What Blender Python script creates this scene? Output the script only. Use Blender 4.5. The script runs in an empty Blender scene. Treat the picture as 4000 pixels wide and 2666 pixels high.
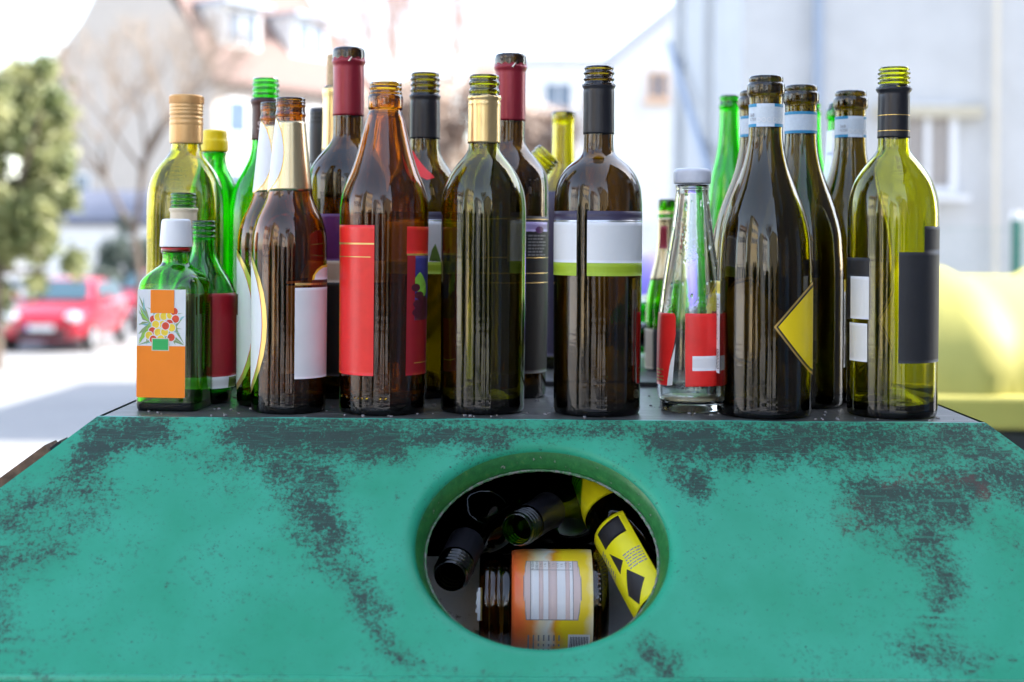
import bpy, math, random
from mathutils import Vector, Matrix
R = math.radians
random.seed(7)
sc = bpy.context.scene
# ------------------------------------------------------------------ camera
CAMZ = 1.7564; FD = 3268.0; PX, PY = 1176.5, 540.0      # focal length and principal point in units of a 2353-wide frame
ROLL = R(0.40)
cd = bpy.data.cameras.new('camera'); cam = bpy.data.objects.new('camera', cd); sc.collection.objects.link(cam)
cd.sensor_width = 36; cd.lens = 50.0; cd.shift_y = -0.10375; cd.clip_end = 2000; cd.clip_start = 0.05
cr, sr = math.cos(ROLL), math.sin(ROLL)
cam.matrix_world = Matrix(((cr, -sr, 0, 0), (0, 0, -1, 0), (sr, cr, 0, CAMZ), (0, 0, 0, 1)))
cd.dof.use_dof = True; cd.dof.focus_distance = 1.225; cd.dof.aperture_fstop = 4.4; cd.dof.aperture_blades = 0
sc.camera = cam
# ------------------------------------------------------------------ world, sun, exposure
w = bpy.data.worlds.new('World'); sc.world = w; w.use_nodes = True
nt = w.node_tree; bg = nt.nodes['Background']
sky = nt.nodes.new('ShaderNodeTexSky'); sky.sky_type = 'NISHITA'; sky.sun_disc = False
SUN_EL, SUN_AZ = R(40), R(80)          # azimuth from +Y towards +X
sky.sun_elevation = SUN_EL; sky.sun_rotation = SUN_AZ
sky.air_density = 1.0; sky.dust_density = 1.2; sky.ozone_density = 1.0
hs = nt.nodes.new('ShaderNodeHueSaturation'); hs.inputs['Saturation'].default_value = .72
nt.links.new(sky.outputs[0], hs.inputs['Color']); nt.links.new(hs.outputs[0], bg.inputs[0]); bg.inputs[1].default_value = 0.15
sd = bpy.data.lights.new('sun', 'SUN'); sd.energy = 2.9; sd.angle = R(0.53); sd.color = (1.0, 0.95, 0.87)
sun = bpy.data.objects.new('sun', sd); sc.collection.objects.link(sun)
sdir = Vector((math.sin(SUN_AZ) * math.cos(SUN_EL), math.cos(SUN_AZ) * math.cos(SUN_EL), math.sin(SUN_EL)))
sun.rotation_euler = sdir.to_track_quat('Z', 'Y').to_euler(); sun.location = (20, 0, 20)
vs = sc.view_settings; vs.view_transform = 'Standard'; vs.look = 'None'; vs.gamma = 1; vs.use_curve_mapping = False
vs.exposure = 2.3
cy = sc.cycles; cy.use_denoising = True; cy.max_bounces = 20; cy.transmission_bounces = 18; cy.glossy_bounces = 8
cy.diffuse_bounces = 4; cy.transparent_max_bounces = 12; cy.sample_clamp_indirect = 12; cy.blur_glossy = 0.3
# ------------------------------------------------------------------ projection helpers
def ray(x, y):
    a, b = (x - PX) / FD, (PY - y) / FD
    return Vector((a * cr - b * sr, 1.0, a * sr + b * cr))
def at(x, y, d):
    r = ray(x, y); return Vector((r.x * d, d, CAMZ + r.z * d))
def on_z(x, y, z):
    r = ray(x, y); t = (z - CAMZ) / r.z; return Vector((r.x * t, t, z))
def proj(p):
    vx, vz = p[0], p[2] - CAMZ
    a = (vx * cr + vz * sr) / p[1]; b = (-vx * sr + vz * cr) / p[1]
    return (PX + a * FD, PY - b * FD)
# ------------------------------------------------------------------ materials
def new_mat(name):
    m = bpy.data.materials.new(name); m.use_nodes = True
    return m, m.node_tree, m.node_tree.nodes['Principled BSDF']
def noise(n, scale, detail=4, rough=0.55, coord=None, vec_scale=None):
    t = n.nodes.new('ShaderNodeTexNoise'); t.inputs['Scale'].default_value = scale
    t.inputs['Detail'].default_value = detail; t.inputs['Roughness'].default_value = rough
    tc = n.nodes.new('ShaderNodeTexCoord')
    src = tc.outputs['Object']
    if vec_scale:
        mp = n.nodes.new('ShaderNodeMapping'); mp.inputs['Scale'].default_value = vec_scale
        n.links.new(src, mp.inputs['Vector']); src = mp.outputs[0]
    n.links.new(src, t.inputs['Vector']); return t
def ramp(n, fac, stops):
    r = n.nodes.new('ShaderNodeValToRGB'); e = r.color_ramp.elements
    while len(e) < len(stops): e.new(0.5)
    for i, (p, c) in enumerate(stops):
        e[i].position = p; e[i].color = (c[0], c[1], c[2], 1) if hasattr(c, '__len__') else (c, c, c, 1)
    n.links.new(fac, r.inputs[0]); return r
def bump(n, b, fac, strength, dist=0.001):
    bp = n.nodes.new('ShaderNodeBump'); bp.inputs['Strength'].default_value = strength; bp.inputs['Distance'].default_value = dist
    n.links.new(fac, bp.inputs['Height']); n.links.new(bp.outputs[0], b.inputs['Normal']); return bp
def mat(name, col, rough=0.5, metal=0.0, var=0.12, scale=40, bmp=0.0, coat=0.0, bscale=None, vs_=None):
    m, n, b = new_mat(name)
    t = noise(n, scale, 5, 0.6, vec_scale=vs_)
    lo = tuple(c * (1 - var) for c in col); hi = tuple(min(1, c * (1 + var)) for c in col)
    r = ramp(n, t.outputs['Fac'], [(0.3, lo), (0.7, hi)])
    n.links.new(r.outputs[0], b.inputs['Base Color'])
    b.inputs['Roughness'].default_value = rough; b.inputs['Metallic'].default_value = metal
    b.inputs['Coat Weight'].default_value = coat
    if bmp:
        t2 = noise(n, bscale or scale * 4, 3); bump(n, b, t2.outputs['Fac'], bmp, 0.0005)
    return m
def glass(name, col, rough=0.0, wob=0.05, ior=1.6, rip=.22):
    m, n, b = new_mat(name)
    col = tuple(max(c, .003) for c in col)
    b.inputs['Base Color'].default_value = (*[c ** .45 for c in col], 1); b.inputs['Transmission Weight'].default_value = 1
    va = n.nodes.new('ShaderNodeVolumeAbsorption'); sg = [-math.log(c ** .55) / .0030 for c in col]; mxs = max(sg)      # the rest of the tint grows with the thickness of the glass
    va.inputs['Color'].default_value = (*[1 - q / mxs for q in sg], 1); va.inputs['Density'].default_value = mxs
    n.links.new(va.outputs[0], n.nodes['Material Output'].inputs['Volume'])
    b.inputs['Roughness'].default_value = rough; b.inputs['IOR'].default_value = ior
    b.inputs['Coat Weight'].default_value = 0.0; b.inputs['Coat IOR'].default_value = 1.6; b.inputs['Coat Roughness'].default_value = 0.0
    t = noise(n, 26, 2, 0.5, vec_scale=(1, 1, .5)); ts = noise(n, 170, 3, 0.6, vec_scale=(1, 1, .05))
    sm = noise(n, 30, 5, .7); rs = ramp(n, sm.outputs['Fac'], [(.55, rough), (.75, rough + .045)]); n.links.new(rs.outputs[0], b.inputs['Roughness'])
    ma = n.nodes.new('ShaderNodeMath'); ma.operation = 'MULTIPLY_ADD'; ma.inputs[1].default_value = .10
    tr = noise(n, 60, 2, 0.5, vec_scale=(.5, .5, 3.0)); mb_ = n.nodes.new('ShaderNodeMath'); mb_.operation = 'MULTIPLY_ADD'; mb_.inputs[1].default_value = rip
    n.links.new(ts.outputs['Fac'], ma.inputs[0]); n.links.new(t.outputs['Fac'], ma.inputs[2]); n.links.new(tr.outputs['Fac'], mb_.inputs[0]); n.links.new(ma.outputs[0], mb_.inputs[2]); bump(n, b, mb_.outputs[0], wob * 1.3, 0.004)
    return m
G_OLIVE = glass('olive_glass', (0.60, 0.60, 0.006))
G_DARK = glass('dark_olive_glass', (0.22, 0.135, 0.0015))
G_DARK2 = glass('antique_green_glass', (0.28, 0.22, 0.0015))
G_BROWN = glass('amber_glass', (0.56, 0.27, 0.0015))
G_AMBER = glass('bright_amber_glass', (0.62, 0.30, 0.003))
G_GREEN = glass('green_glass', (0.08, 0.66, 0.03))
G_GREEN2 = glass('dark_green_glass', (0.22, 0.66, 0.012))
G_YELLOW = glass('yellow_green_glass', (0.66, 0.62, 0.01))
G_BOTTLE = glass('mid_olive_glass', (0.37, 0.36, 0.002))
G_BLACK = glass('black_glass', (0.02, 0.02, 0.006))
G_JAR = glass('brown_jar_glass', (0.55, 0.32, 0.03))
# clear wet glass
G_CLEAR, n_, b_ = new_mat('clear_wet_glass')
b_.inputs['Base Color'].default_value = (0.96, 1.0, 0.98, 1); b_.inputs['Transmission Weight'].default_value = 1
b_.inputs['Roughness'].default_value = 0.05; b_.inputs['IOR'].default_value = 1.5
tv = n_.nodes.new('ShaderNodeTexVoronoi'); tv.inputs['Scale'].default_value = 260; tc_ = n_.nodes.new('ShaderNodeTexCoord')
n_.links.new(tc_.outputs['Object'], tv.inputs['Vector'])
tn = noise(n_, 35, 3); mm_ = n_.nodes.new('ShaderNodeMath'); mm_.operation = 'MULTIPLY'
r1 = ramp(n_, tv.outputs['Distance'], [(0.1, 1.0), (0.45, 0.0)]); r2 = ramp(n_, tn.outputs['Fac'], [(0.52, 0.0), (0.66, 1.0)])
n_.links.new(r1.outputs[0], mm_.inputs[0]); n_.links.new(r2.outputs[0], mm_.inputs[1])
bump(n_, b_, mm_.outputs[0], 0.12, 0.0004)
M = {}
def C(name, *a, **k):
    M[name] = mat(name, *a, **k); return M[name]
C('paper_white', (0.78, 0.78, 0.80), 0.55, bmp=0.12, var=0.03)
C('paper_cream', (0.72, 0.60, 0.45), 0.55, bmp=0.1, var=0.05)
C('paper_grey', (0.50, 0.50, 0.50), 0.6, var=0.06)
C('paper_black', (0.022, 0.022, 0.027), 0.5, bmp=0.25, bscale=900, var=0.15)
C('paper_navy', (0.045, 0.035, 0.075), 0.4, var=0.1)
C('paper_purple', (0.13, 0.03, 0.16), 0.3, var=0.2)
C('paper_lilac', (0.42, 0.33, 0.62), 0.35, var=0.1)
C('paper_red', (0.84, 0.025, 0.022), 0.32, var=0.1, bmp=0.1)
C('paper_darkred', (0.38, 0.012, 0.022), 0.35, var=0.08, bmp=0.1)
C('paper_lime', (0.36, 0.50, 0.025), 0.5, var=0.05)
C('paper_leaf', (0.12, 0.20, 0.03), 0.5)
C('paper_yellow', (0.95, 0.68, 0.01), 0.35, var=0.04, bmp=0.06)
C('paper_acid', (0.86, 0.78, 0.01), 0.35, var=0.04, bmp=0.05)
C('paper_orange', (0.98, 0.24, 0.002), 0.35, var=0.03)
C('paper_blue', (0.03, 0.27, 0.48), 0.5, var=0.05)
C('paper_band', (0.62, 0.68, 0.74), 0.6, var=0.06, scale=300)
C('print_blue', (0.06, 0.05, 0.25), 0.4, var=0.4, scale=60)
C('print_green', (0.02, 0.42, 0.10), 0.4, var=0.04)
C('print_leaf', (0.28, 0.55, 0.06), 0.5, var=0.2, scale=200)
C('print_olive', (0.26, 0.36, 0.16), 0.5, var=0.2)
C('print_teal', (0.25, 0.50, 0.50), 0.5, var=0.2)
C('print_grape', (0.10, 0.012, 0.03), 0.35, var=0.3, scale=200)
C('print_black', (0.02, 0.018, 0.02), 0.5, var=0.1)
C('print_grey', (0.28, 0.27, 0.28), 0.6, var=0.1)
C('print_pink', (0.66, 0.52, 0.50), 0.5, var=0.02)
C('print_berry', (0.72, 0.06, 0.02), 0.35, var=0.2, scale=100)
C('print_sun', (0.90, 0.62, 0.04), 0.35, var=0.15, scale=100)
C('print_brown', (0.09, 0.02, 0.012), 0.4, var=0.1)
C('gold_foil', (0.80, 0.58, 0.28), 0.28, 0.85, var=0.04)
C('pale_gold_foil', (0.70, 0.58, 0.36), 0.27, 0.9, var=0.03, bmp=0.05, bscale=300)
C('gold_cap', (0.72, 0.42, 0.17), 0.34, 0.35, var=0.06, bmp=0.05)
C('gold_print', (0.75, 0.50, 0.16), 0.3, 0.7, var=0.05)
C('silver_print', (0.60, 0.62, 0.64), 0.25, 0.8, var=0.05)
C('maroon_foil', (0.28, 0.012, 0.03), 0.34, 0.25, var=0.08, bmp=0.05, coat=0.1)
C('black_foil', (0.018, 0.018, 0.024), 0.33, 0.2, var=0.1, bmp=0.04)
C('brown_foil', (0.06, 0.022, 0.02), 0.35, 0.3, var=0.1)
C('white_plastic', (0.80, 0.80, 0.83), 0.4, var=0.02)
C('white_metal', (0.62, 0.64, 0.72), 0.35, var=0.08, scale=60)
C('red_plastic', (0.5, 0.01, 0.01), 0.4)
C('yellow_plastic', (0.90, 0.68, 0.0), 0.35, var=0.04)
C('cork', (0.55, 0.38, 0.22), 0.8, var=0.3, scale=300, bmp=0.5)
C('foil_white', (0.70, 0.72, 0.76), 0.35, 0.3, var=0.1, bmp=0.6, bscale=200)
C('residue', (0.45, 0.38, 0.25), 0.3, var=0.3)
# ------------------------------------------------------------------ mesh helpers
COL = sc.collection
def mesh(name, verts, faces, mats, parent=None, smooth=True, fm=None, loc=None):
    me = bpy.data.meshes.new(name); me.from_pydata([tuple(v) for v in verts], [], faces)
    for m in (mats if isinstance(mats, (list, tuple)) else [mats]): me.materials.append(m)
    if fm: me.polygons.foreach_set('material_index', fm)
    if smooth: me.polygons.foreach_set('use_smooth', [True] * len(me.polygons))
    me.update()
    o = bpy.data.objects.new(name, me); COL.objects.link(o)
    if parent: o.parent = parent
    if loc is not None: o.location = loc
    return o
def tag(o, label=None, cat=None, group=None, kind=None):
    if label: o['label'] = label
    if cat: o['category'] = cat
    if group: o['group'] = group
    if kind: o['kind'] = kind
    return o
def empty(name, loc, label=None, cat=None, group=None):
    o = bpy.data.objects.new(name, None); o.empty_display_size = 0.02; COL.objects.link(o); o.location = loc
    return tag(o, label, cat, group)
def copy_tree(o, parent=None):
    c = o.copy(); COL.objects.link(c)
    if parent: c.parent = parent
    for ch in list(o.children): copy_tree(ch, c)
    return c
class MB:
    def __init__(s): s.v = []; s.f = []; s.m = []
    def add(s, vs_, fs, mi=0):
        o = len(s.v); s.v += [tuple(v) for v in vs_]; s.f += [tuple(i + o for i in f) for f in fs]; s.m += [mi] * len(fs); return s
    def box(s, c, sz, rz=0, mi=0, mtx=None):
        x, y, z = [k / 2 for k in sz]
        vs_ = [Vector((a * x, b * y, c2 * z)) for a in (-1, 1) for b in (-1, 1) for c2 in (-1, 1)]
        rm = mtx or Matrix.Rotation(rz, 3, 'Z')
        return s.add([rm @ v + Vector(c) for v in vs_], [(0, 1, 3, 2), (4, 6, 7, 5), (0, 4, 5, 1), (2, 3, 7, 6), (0, 2, 6, 4), (1, 5, 7, 3)], mi)
    def tube(s, p, q, r0, r1, n=6, mi=0):
        p, q = Vector(p), Vector(q); ax = (q - p)
        if ax.length < 1e-6: return s
        ax.normalize(); u = ax.orthogonal().normalized(); v = ax.cross(u); vs_ = []
        for c, r in ((p, r0), (q, r1)):
            vs_ += [c + (u * math.cos(2 * math.pi * k / n) + v * math.sin(2 * math.pi * k / n)) * r for k in range(n)]
        fs = [(k, (k + 1) % n, n + (k + 1) % n, n + k) for k in range(n)]
        if n > 4: fs += [tuple(range(n))[::-1], tuple(range(n, 2 * n))]
        return s.add(vs_, fs, mi)
    def build(s, name, mats, parent=None, smooth=False, loc=None):
        return mesh(name, s.v, s.f, mats, parent, smooth, s.m, loc)
def bevel(o, w_=0.005, seg=2):
    b = o.modifiers.new('bevel', 'BEVEL'); b.width = w_; b.segments = seg; b.limit_method = 'ANGLE'; return o
def lathe_geo(prof, seg=64):
    """prof: [(r,z)] ; r==0 becomes a pole"""
    vs_, fs, rows = [], [], []
    for r, z in prof:
        if r <= 1e-7:
            rows.append([len(vs_)]); vs_.append((0, 0, z))
        else:
            rows.append(list(range(len(vs_), len(vs_) + seg)))
            vs_ += [(r * math.sin(2 * math.pi * k / seg), -r * math.cos(2 * math.pi * k / seg), z) for k in range(seg)]
    for a, b in zip(rows, rows[1:]):
        for k in range(seg):
            k2 = (k + 1) % seg
            if len(a) == 1 and len(b) == 1: continue
            if len(a) == 1: fs.append((a[0], b[k2], b[k]))
            elif len(b) == 1: fs.append((a[k], a[k2], b[0]))
            else: fs.append((a[k], a[k2], b[k2], b[k]))
    return vs_, fs
def lathe(name, prof, m, parent, seg=64):
    v, f = lathe_geo(prof, seg); return mesh(name, v, f, m, parent)
def chaikin(p, it=2):
    for _ in range(it):
        q = [p[0]]
        for a, b in zip(p, p[1:]):
            q.append((a[0] * .75 + b[0] * .25, a[1] * .75 + b[1] * .25)); q.append((a[0] * .25 + b[0] * .75, a[1] * .25 + b[1] * .75))
        q.append(p[-1]); p = q
    return p
def interp(pts, z):
    """pts sorted by z ascending: [(r,z)]"""
    if z <= pts[0][1]: return pts[0][0]
    for a, b in zip(pts, pts[1:]):
        if a[1] <= z <= b[1] and b[1] > a[1]: return a[0] + (b[0] - a[0]) * (z - a[1]) / (b[1] - a[1])
    return pts[-1][0]
TOPZ = 1.6
def shell(prof_out, t, neck_z, punt, seg=64, bore=None):
    """prof_out ascending (r,z) from heel to rim -> closed shell profile (outer base, wall, rim, inner wall, inner base)"""
    zt = prof_out[-1][1]; rb = prof_out[0][0]
    out = [(0, punt), (rb * .35, punt * .85), (rb * .7, punt * .3), (rb * .88, 0.0006)] + prof_out
    rt = bore if bore else interp(prof_out, neck_z) - t
    inner = [(max(rt + .0012, 0.002), zt), (rt, zt - .002)]
    zz = neck_z; inner.append((rt, zz))
    pts = [p for p in prof_out if p[1] < neck_z - .001 and p[1] > .011]
    for r, z in sorted(pts, key=lambda p: -p[1]):
        inner.append((max(min(r - t, 1), rt * .9), z))
    rbi = inner[-1][0]; zb = .007
    inner += [(rbi - .002, zb + .001), (rbi * .72, zb + punt * .3), (rbi * .35, zb + punt * .85), (0, zb + punt)]
    return out + inner
class Bottle:
    """Everything measured in the 2353-wide frame: profile [(y, half width)] from the rim down to the heel."""
    def __init__(s, name, cx, prof, gl, label, d=None, yb=None, y_neck=None, t=.0028, punt=.018, group=None, cat='bottle', seg=64, ch=2, top=None, bore=None):
        hb = prof[-1][1]
        if d is None:
            f = on_z(cx, yb, TOPZ).y
            d = f / (1 - hb / FD)
        s.d = d; s.cx = cx
        # base centre: depth d, on the top panel
        s.X = None
        x = ray(cx, PY + (CAMZ - TOPZ) / d * FD).x * d; s.X = x
        s.prof_px = prof
        pr = []
        for y, hw in prof:
            r = hw * d / FD; pr.append((r, s.z_of(y, r)))
        pr = pr[::-1]                                  # ascending z
        zmin = pr[0][1]
        rb = pr[0][0]
        pr = [(r, z) for r, z in pr if z > .012 or r < rb * .5]
        pr = [(rb * .90, 0.0), (rb * .97, .0008), (rb * 1.0, .004), (rb, .010)] + pr
        s.pr = chaikin(pr, ch); s.H = pr[-1][1]
        s.root = empty(name, (x, d, TOPZ), label, cat, group)
        s.nz = s.z_of(y_neck, .013) if y_neck else s.H - .02
        s.glass = lathe('glass', shell(s.pr, t, s.nz, punt, bore=bore), gl, s.root, seg)
    def z_of(s, y, r=0.0):
        dd = s.d - r
        c = Vector((s.X, dd, TOPZ)); px = proj(c)[0]
        return at(px, y, dd).z - TOPZ
    def zl(s, y):
        z = s.z_of(y, .02)
        for _ in range(3): z = s.z_of(y, interp(s.pr, z))
        return z
    def ang(s, x, y):
        z = s.zl(y); r = interp(s.pr, z); k = ray(x, y).x
        return math.degrees(math.asin(max(-1, min(1, (k * s.d - s.X) / (r * math.sqrt(1 + k * k))))) - math.atan(k))
    def patch(s, pts, m, off=1, name='label', parent=None, step=4, rows=None, px=False):
        """pts: polygon [(angle deg, y)] (or (x, y) when px) ; off in 0.1 mm steps above the glass"""
        if px: pts = [(s.ang(x, y), y) for x, y in pts]
        P = [(a, s.zl(y)) for a, y in pts]
        return s.patch_z(P, m, off, name, parent, step, rows)
    def patch_z(s, P, m, off=1, name='label', parent=None, step=4, rows=None):
        z0, z1 = min(p[1] for p in P), max(p[1] for p in P)
        n = rows or max(2, min(40, int((z1 - z0) / .003)))
        zs = sorted(set([z0 + (z1 - z0) * (i / n) for i in range(n + 1)] + [min(max(p[1], z0 + 1e-6), z1 - 1e-6) for p in P]))
        sp = []
        for z in zs:
            z = min(max(z, z0 + 1e-6), z1 - 1e-6); xs = []
            for (a0, b0), (a1, b1) in zip(P, P[1:] + P[:1]):
                if (b0 - z) * (b1 - z) <= 0 and abs(b1 - b0) > 1e-9: xs.append(a0 + (a1 - a0) * (z - b0) / (b1 - b0))
            sp.append((min(xs), max(xs), z) if xs else None)
        sp = [q for q in sp if q]
        wmax = max(b - a for a, b, z in sp); nc = max(2, int(wmax / step))
        o = .0001 * off + .0001; vs_ = []
        for a, b, z in sp:
            r = interp(s.pr, z) + o
            for k in range(nc + 1):
                t = R(a + (b - a) * k / nc); vs_.append((r * math.sin(t), -r * math.cos(t), z))
        fs = [(j * (nc + 1) + k, j * (nc + 1) + k + 1, (j + 1) * (nc + 1) + k + 1, (j + 1) * (nc + 1) + k) for j in range(len(sp) - 1) for k in range(nc)]
        return mesh(name, vs_, fs, m, parent or s.root)
    def rect(s, a0, a1, y0, y1, m, off=1, name='label', parent=None):
        return s.patch([(a0, y0), (a1, y0), (a1, y1), (a0, y1)], m, off, name, parent)
    def rectpx(s, x0, x1, y0, y1, m, off=1, name='label', parent=None, wl=None, wr=None):
        ym = (y0 + y1) / 2
        a0 = wl if wl is not None else s.ang(x0, ym); a1 = wr if wr is not None else s.ang(x1, ym)
        return s.rect(a0, a1, y0, y1, m, off, name, parent)
    def sleeve(s, y0, y1, m, off=4, name='capsule', parent=None, ridges=(), closed=False):
        z1, z0 = s.zl(y0), s.zl(y1); o = .0001 * off; pr = []
        n = 26
        for i in range(n + 1):
            z = z0 + (z1 - z0) * i / n; pr.append((interp(s.pr, z) + o, z))
        for (yr, h_, w2) in ridges:
            zr = s.zl(yr); ws = w2 * s.d / FD
            pr = [(r + (h_ * s.d / FD) * math.exp(-((z - zr) / ws) ** 2), z) for r, z in pr]
        # give the sleeve an edge
        pr = [(pr[0][0] - o * .9, pr[0][1] + .0002)] + pr + [(pr[-1][0] - o * .9, pr[-1][1] - .0002)]
        o = lathe(name, pr, m, parent or s.root); zt, zb = pr[-1][1], pr[0][1]
        q = random.Random(int(abs(y0 * 7 + s.cx))); p1, p2 = q.uniform(0, 6), q.uniform(0, 6)
        for v in o.data.vertices:      # hand-rolled foil: slightly out of round with an uneven cut
            a = math.atan2(v.co.y, v.co.x); k = 1 + .006 * math.sin(3 * a + p1 + v.co.z * 200) * math.sin(v.co.z * 90 + p2)
            if name in ('capsule', 'foil'):
                v.co.x *= max(1, k); v.co.y *= max(1, k)
                if zt - v.co.z < .0006: v.co.z += .0005 * math.sin(5 * a + p2) + .0003 * math.sin(17 * a + p1)
        return o
    def cap(s, prof, m, name='cap', parent=None, knurl=None):
        """prof [(y, hw)] top to bottom, solid cap with closed top"""
        pr = [(hw * s.d / FD, s.z_of(y, hw * s.d / FD)) for y, hw in prof][::-1]
        pr = chaikin(pr, 2); pr.append((0, pr[-1][1] + .0002))
        return lathe(name, pr, m, parent or s.root, 72)
    def lines(s, a0, a1, y0, y1, n, m, off=3, name='print', parent=None, fill=.45, seed=1, ragged=.3):
        rnd = random.Random(seed); mb = MB()
        z1, z0 = s.zl(y0), s.zl(y1); o = .0001 * off + .0001
        for i in range(n):
            zc = z1 + (z0 - z1) * (i + .5) / n; h_ = (z1 - z0) / n * fill / 2; a = a0; ae = a1 - (a1 - a0) * ragged * rnd.random()
            while a < ae:
                w_ = rnd.uniform(.06, .22) * (a1 - a0); e = min(ae, a + w_); r = interp(s.pr, zc) + o; vs_ = []
                for k in range(4):
                    t = R(a + (e - a) * k / 3); vs_ += [(r * math.sin(t), -r * math.cos(t), zc - h_), (r * math.sin(t), -r * math.cos(t), zc + h_)]
                mb.add(vs_, [(0, 2, 3, 1), (2, 4, 5, 3), (4, 6, 7, 5)]); a = e + .03 * (a1 - a0)
        return mb.build(name, m, parent or s.root)
    def text(s, txt, a, y, h_, m, off=4, parent=None, rot=0, name='lettering'):
        """flat lettering wrapped round the glass; centre at angle a, height y, cap height h_ in metres"""
        v, f = text_geo(txt, h_); z = s.zl(y); out = []
        c_, s_ = math.cos(rot), math.sin(rot)
        for x, yy in v:
            x2, y2 = x * c_ - yy * s_, x * s_ + yy * c_
            r = interp(s.pr, z + y2) + .0001 * off + .0001; t = R(a) + x2 / r
            out.append((r * math.sin(t), -r * math.cos(t), z + y2))
        return mesh(name, out, f, m, parent or s.root, smooth=False)
_tc = {}
def text_geo(txt, h_):
    if txt not in _tc:
        cu = bpy.data.curves.new('t', 'FONT'); cu.body = txt; cu.align_x = 'CENTER'; cu.align_y = 'CENTER'; cu.size = 1; cu.resolution_u = 3
        o = bpy.data.objects.new('t', cu); COL.objects.link(o)
        dg = bpy.context.evaluated_depsgraph_get(); me = bpy.data.meshes.new_from_object(o.evaluated_get(dg))
        _tc[txt] = ([(v.co.x, v.co.y) for v in me.vertices], [tuple(p.vertices) for p in me.polygons])
        bpy.data.objects.remove(o); bpy.data.curves.remove(cu); bpy.data.meshes.remove(me)
    v, f = _tc[txt]; return [(x * h_ / .7, y * h_ / .7) for x, y in v], f
def ellipse_pts(a, y, ra, ry, n=28, a0=0, a1=360):
    return [(a + ra * math.cos(R(t)), y + ry * math.sin(R(t))) for t in [a0 + (a1 - a0) * k / n for k in range(n)]]

# ================================================================== THE SETTING
def gz(y): return -0.6 * max(0, min(1, (y - 3) / 25.0))
asph, n_, b_ = new_mat('asphalt')
t1 = noise(n_, 90, 6, .7); t2 = noise(n_, .35, 4, .6)
mx = n_.nodes.new('ShaderNodeMix'); mx.data_type = 'RGBA'; mx.blend_type = 'MULTIPLY'; mx.inputs[0].default_value = .6
r1 = ramp(n_, t1.outputs['Fac'], [(.3, (.20, .20, .20)), (.7, (.38, .38, .38))]); r2 = ramp(n_, t2.outputs['Fac'], [(.35, .75), (.65, 1.0)])
n_.links.new(r1.outputs[0], mx.inputs[6]); n_.links.new(r2.outputs[0], mx.inputs[7]); n_.links.new(mx.outputs[2], b_.inputs['Base Color'])
b_.inputs['Roughness'].default_value = .85; bump(n_, b_, t1.outputs['Fac'], .4, .004)
ys = [-400, -120, -40, -10, 0, 3] + [3 + 2.5 * k for k in range(1, 11)] + [40, 80, 160, 400]
xs = [-400, -60, -20, -8, 0, 8, 20, 60, 400]
vs_ = [(x, y, gz(y)) for y in ys for x in xs]; nx = len(xs)
mesh('ground', vs_, [(j * nx + i, j * nx + i + 1, (j + 1) * nx + i + 1, (j + 1) * nx + i) for j in range(len(ys) - 1) for i in range(nx - 1)], asph, smooth=False)['kind'] = 'structure'
# pavements with kerbs
pave = mat('paving', (.34, .33, .31), .85, scale=6, var=.12, bmp=.3)
def pavement(x0, x1, y0, y1):
    mb = MB(); n = max(1, int((y1 - y0) / 2.5)); v = []
    for j in range(n + 1):
        y = y0 + (y1 - y0) * j / n; z = gz(y)
        v += [(x0, y, z - .1), (x0, y, z + .12), (x1, y, z + .12), (x1, y, z - .1)]
    f = [(j * 4 + k, j * 4 + k + 1, j * 4 + k + 5, j * 4 + k + 4) for j in range(n) for k in range(3)] + [(0, 3, 2, 1), (n * 4, n * 4 + 1, n * 4 + 2, n * 4 + 3)]
    o = mesh('pavement', v, f, pave, smooth=False); o['kind'] = 'structure'; return o
pavement(-16, -10.4, -30, 45)
pavement(2.2, 30, 9.5, 15.0)

# ---- buildings
plaster = {k: mat('plaster_' + k, c, .85, scale=3, var=.06, bmp=.2, bscale=60) for k, c in dict(white=(.70, .69, .67), cool=(.52, .53, .54), cream=(.70, .58, .38), pale=(.50, .43, .37), grey=(.5, .5, .52), dark=(.10, .085, .075), beige=(.66, .60, .50)).items()}
tile_red = mat('clay_tiles', (.16, .105, .09), .8, scale=14, var=.3, bmp=.5, bscale=30)
tile_dark = mat('slate_roof', (.10, .11, .15), .6, scale=10, var=.2)
win_glass = mat('window_glass', (.10, .14, .20), .08, var=.3, scale=.6)
win_frame = mat('window_frame', (.75, .76, .78), .5)
zinc = mat('zinc', (.30, .36, .46), .4, .5)
wood_or = mat('orange_frame', (.72, .48, .32), .6)
def wall_windows(root, origin, ux, cols, z0s, w_, h_, face_n, name='window', sill=True, fm=None):
    """windows on a wall: origin, unit vector ux along the wall; one part per window with a pane below it"""
    ux = Vector(ux).normalized(); nn = Vector(face_n).normalized(); rm = Matrix((ux, nn, Vector((0, 0, 1)))).transposed()
    for z in z0s:
        for c in cols:
            ctr = Vector(origin) + ux * c + Vector((0, 0, z + h_ / 2)) + nn * .02
            f = MB(); t = .07
            for dx in (-w_ / 2 + t / 2, w_ / 2 - t / 2): f.box(rm @ Vector((dx, 0, 0)), (t, .10, h_), mtx=rm)
            f.box((0, 0, 0), (t * .8, .085, h_ - 2 * t), mtx=rm)
            for dz in (-h_ / 2 + t / 2, h_ / 2 - t / 2): f.box(rm @ Vector((0, .002, dz)), (w_ - 2 * t, .096, t), mtx=rm)
            if sill: f.box(rm @ Vector((0, .07, -h_ / 2 - .05)), (w_ + .2, .22, .06), mtx=rm)
            fo = f.build(name, fm or win_frame, root, loc=ctr - root.location)
            g = MB().box((0, 0, 0), (w_ - t, .02, h_ - t), mtx=rm); g.build('pane', win_glass, fo)
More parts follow.
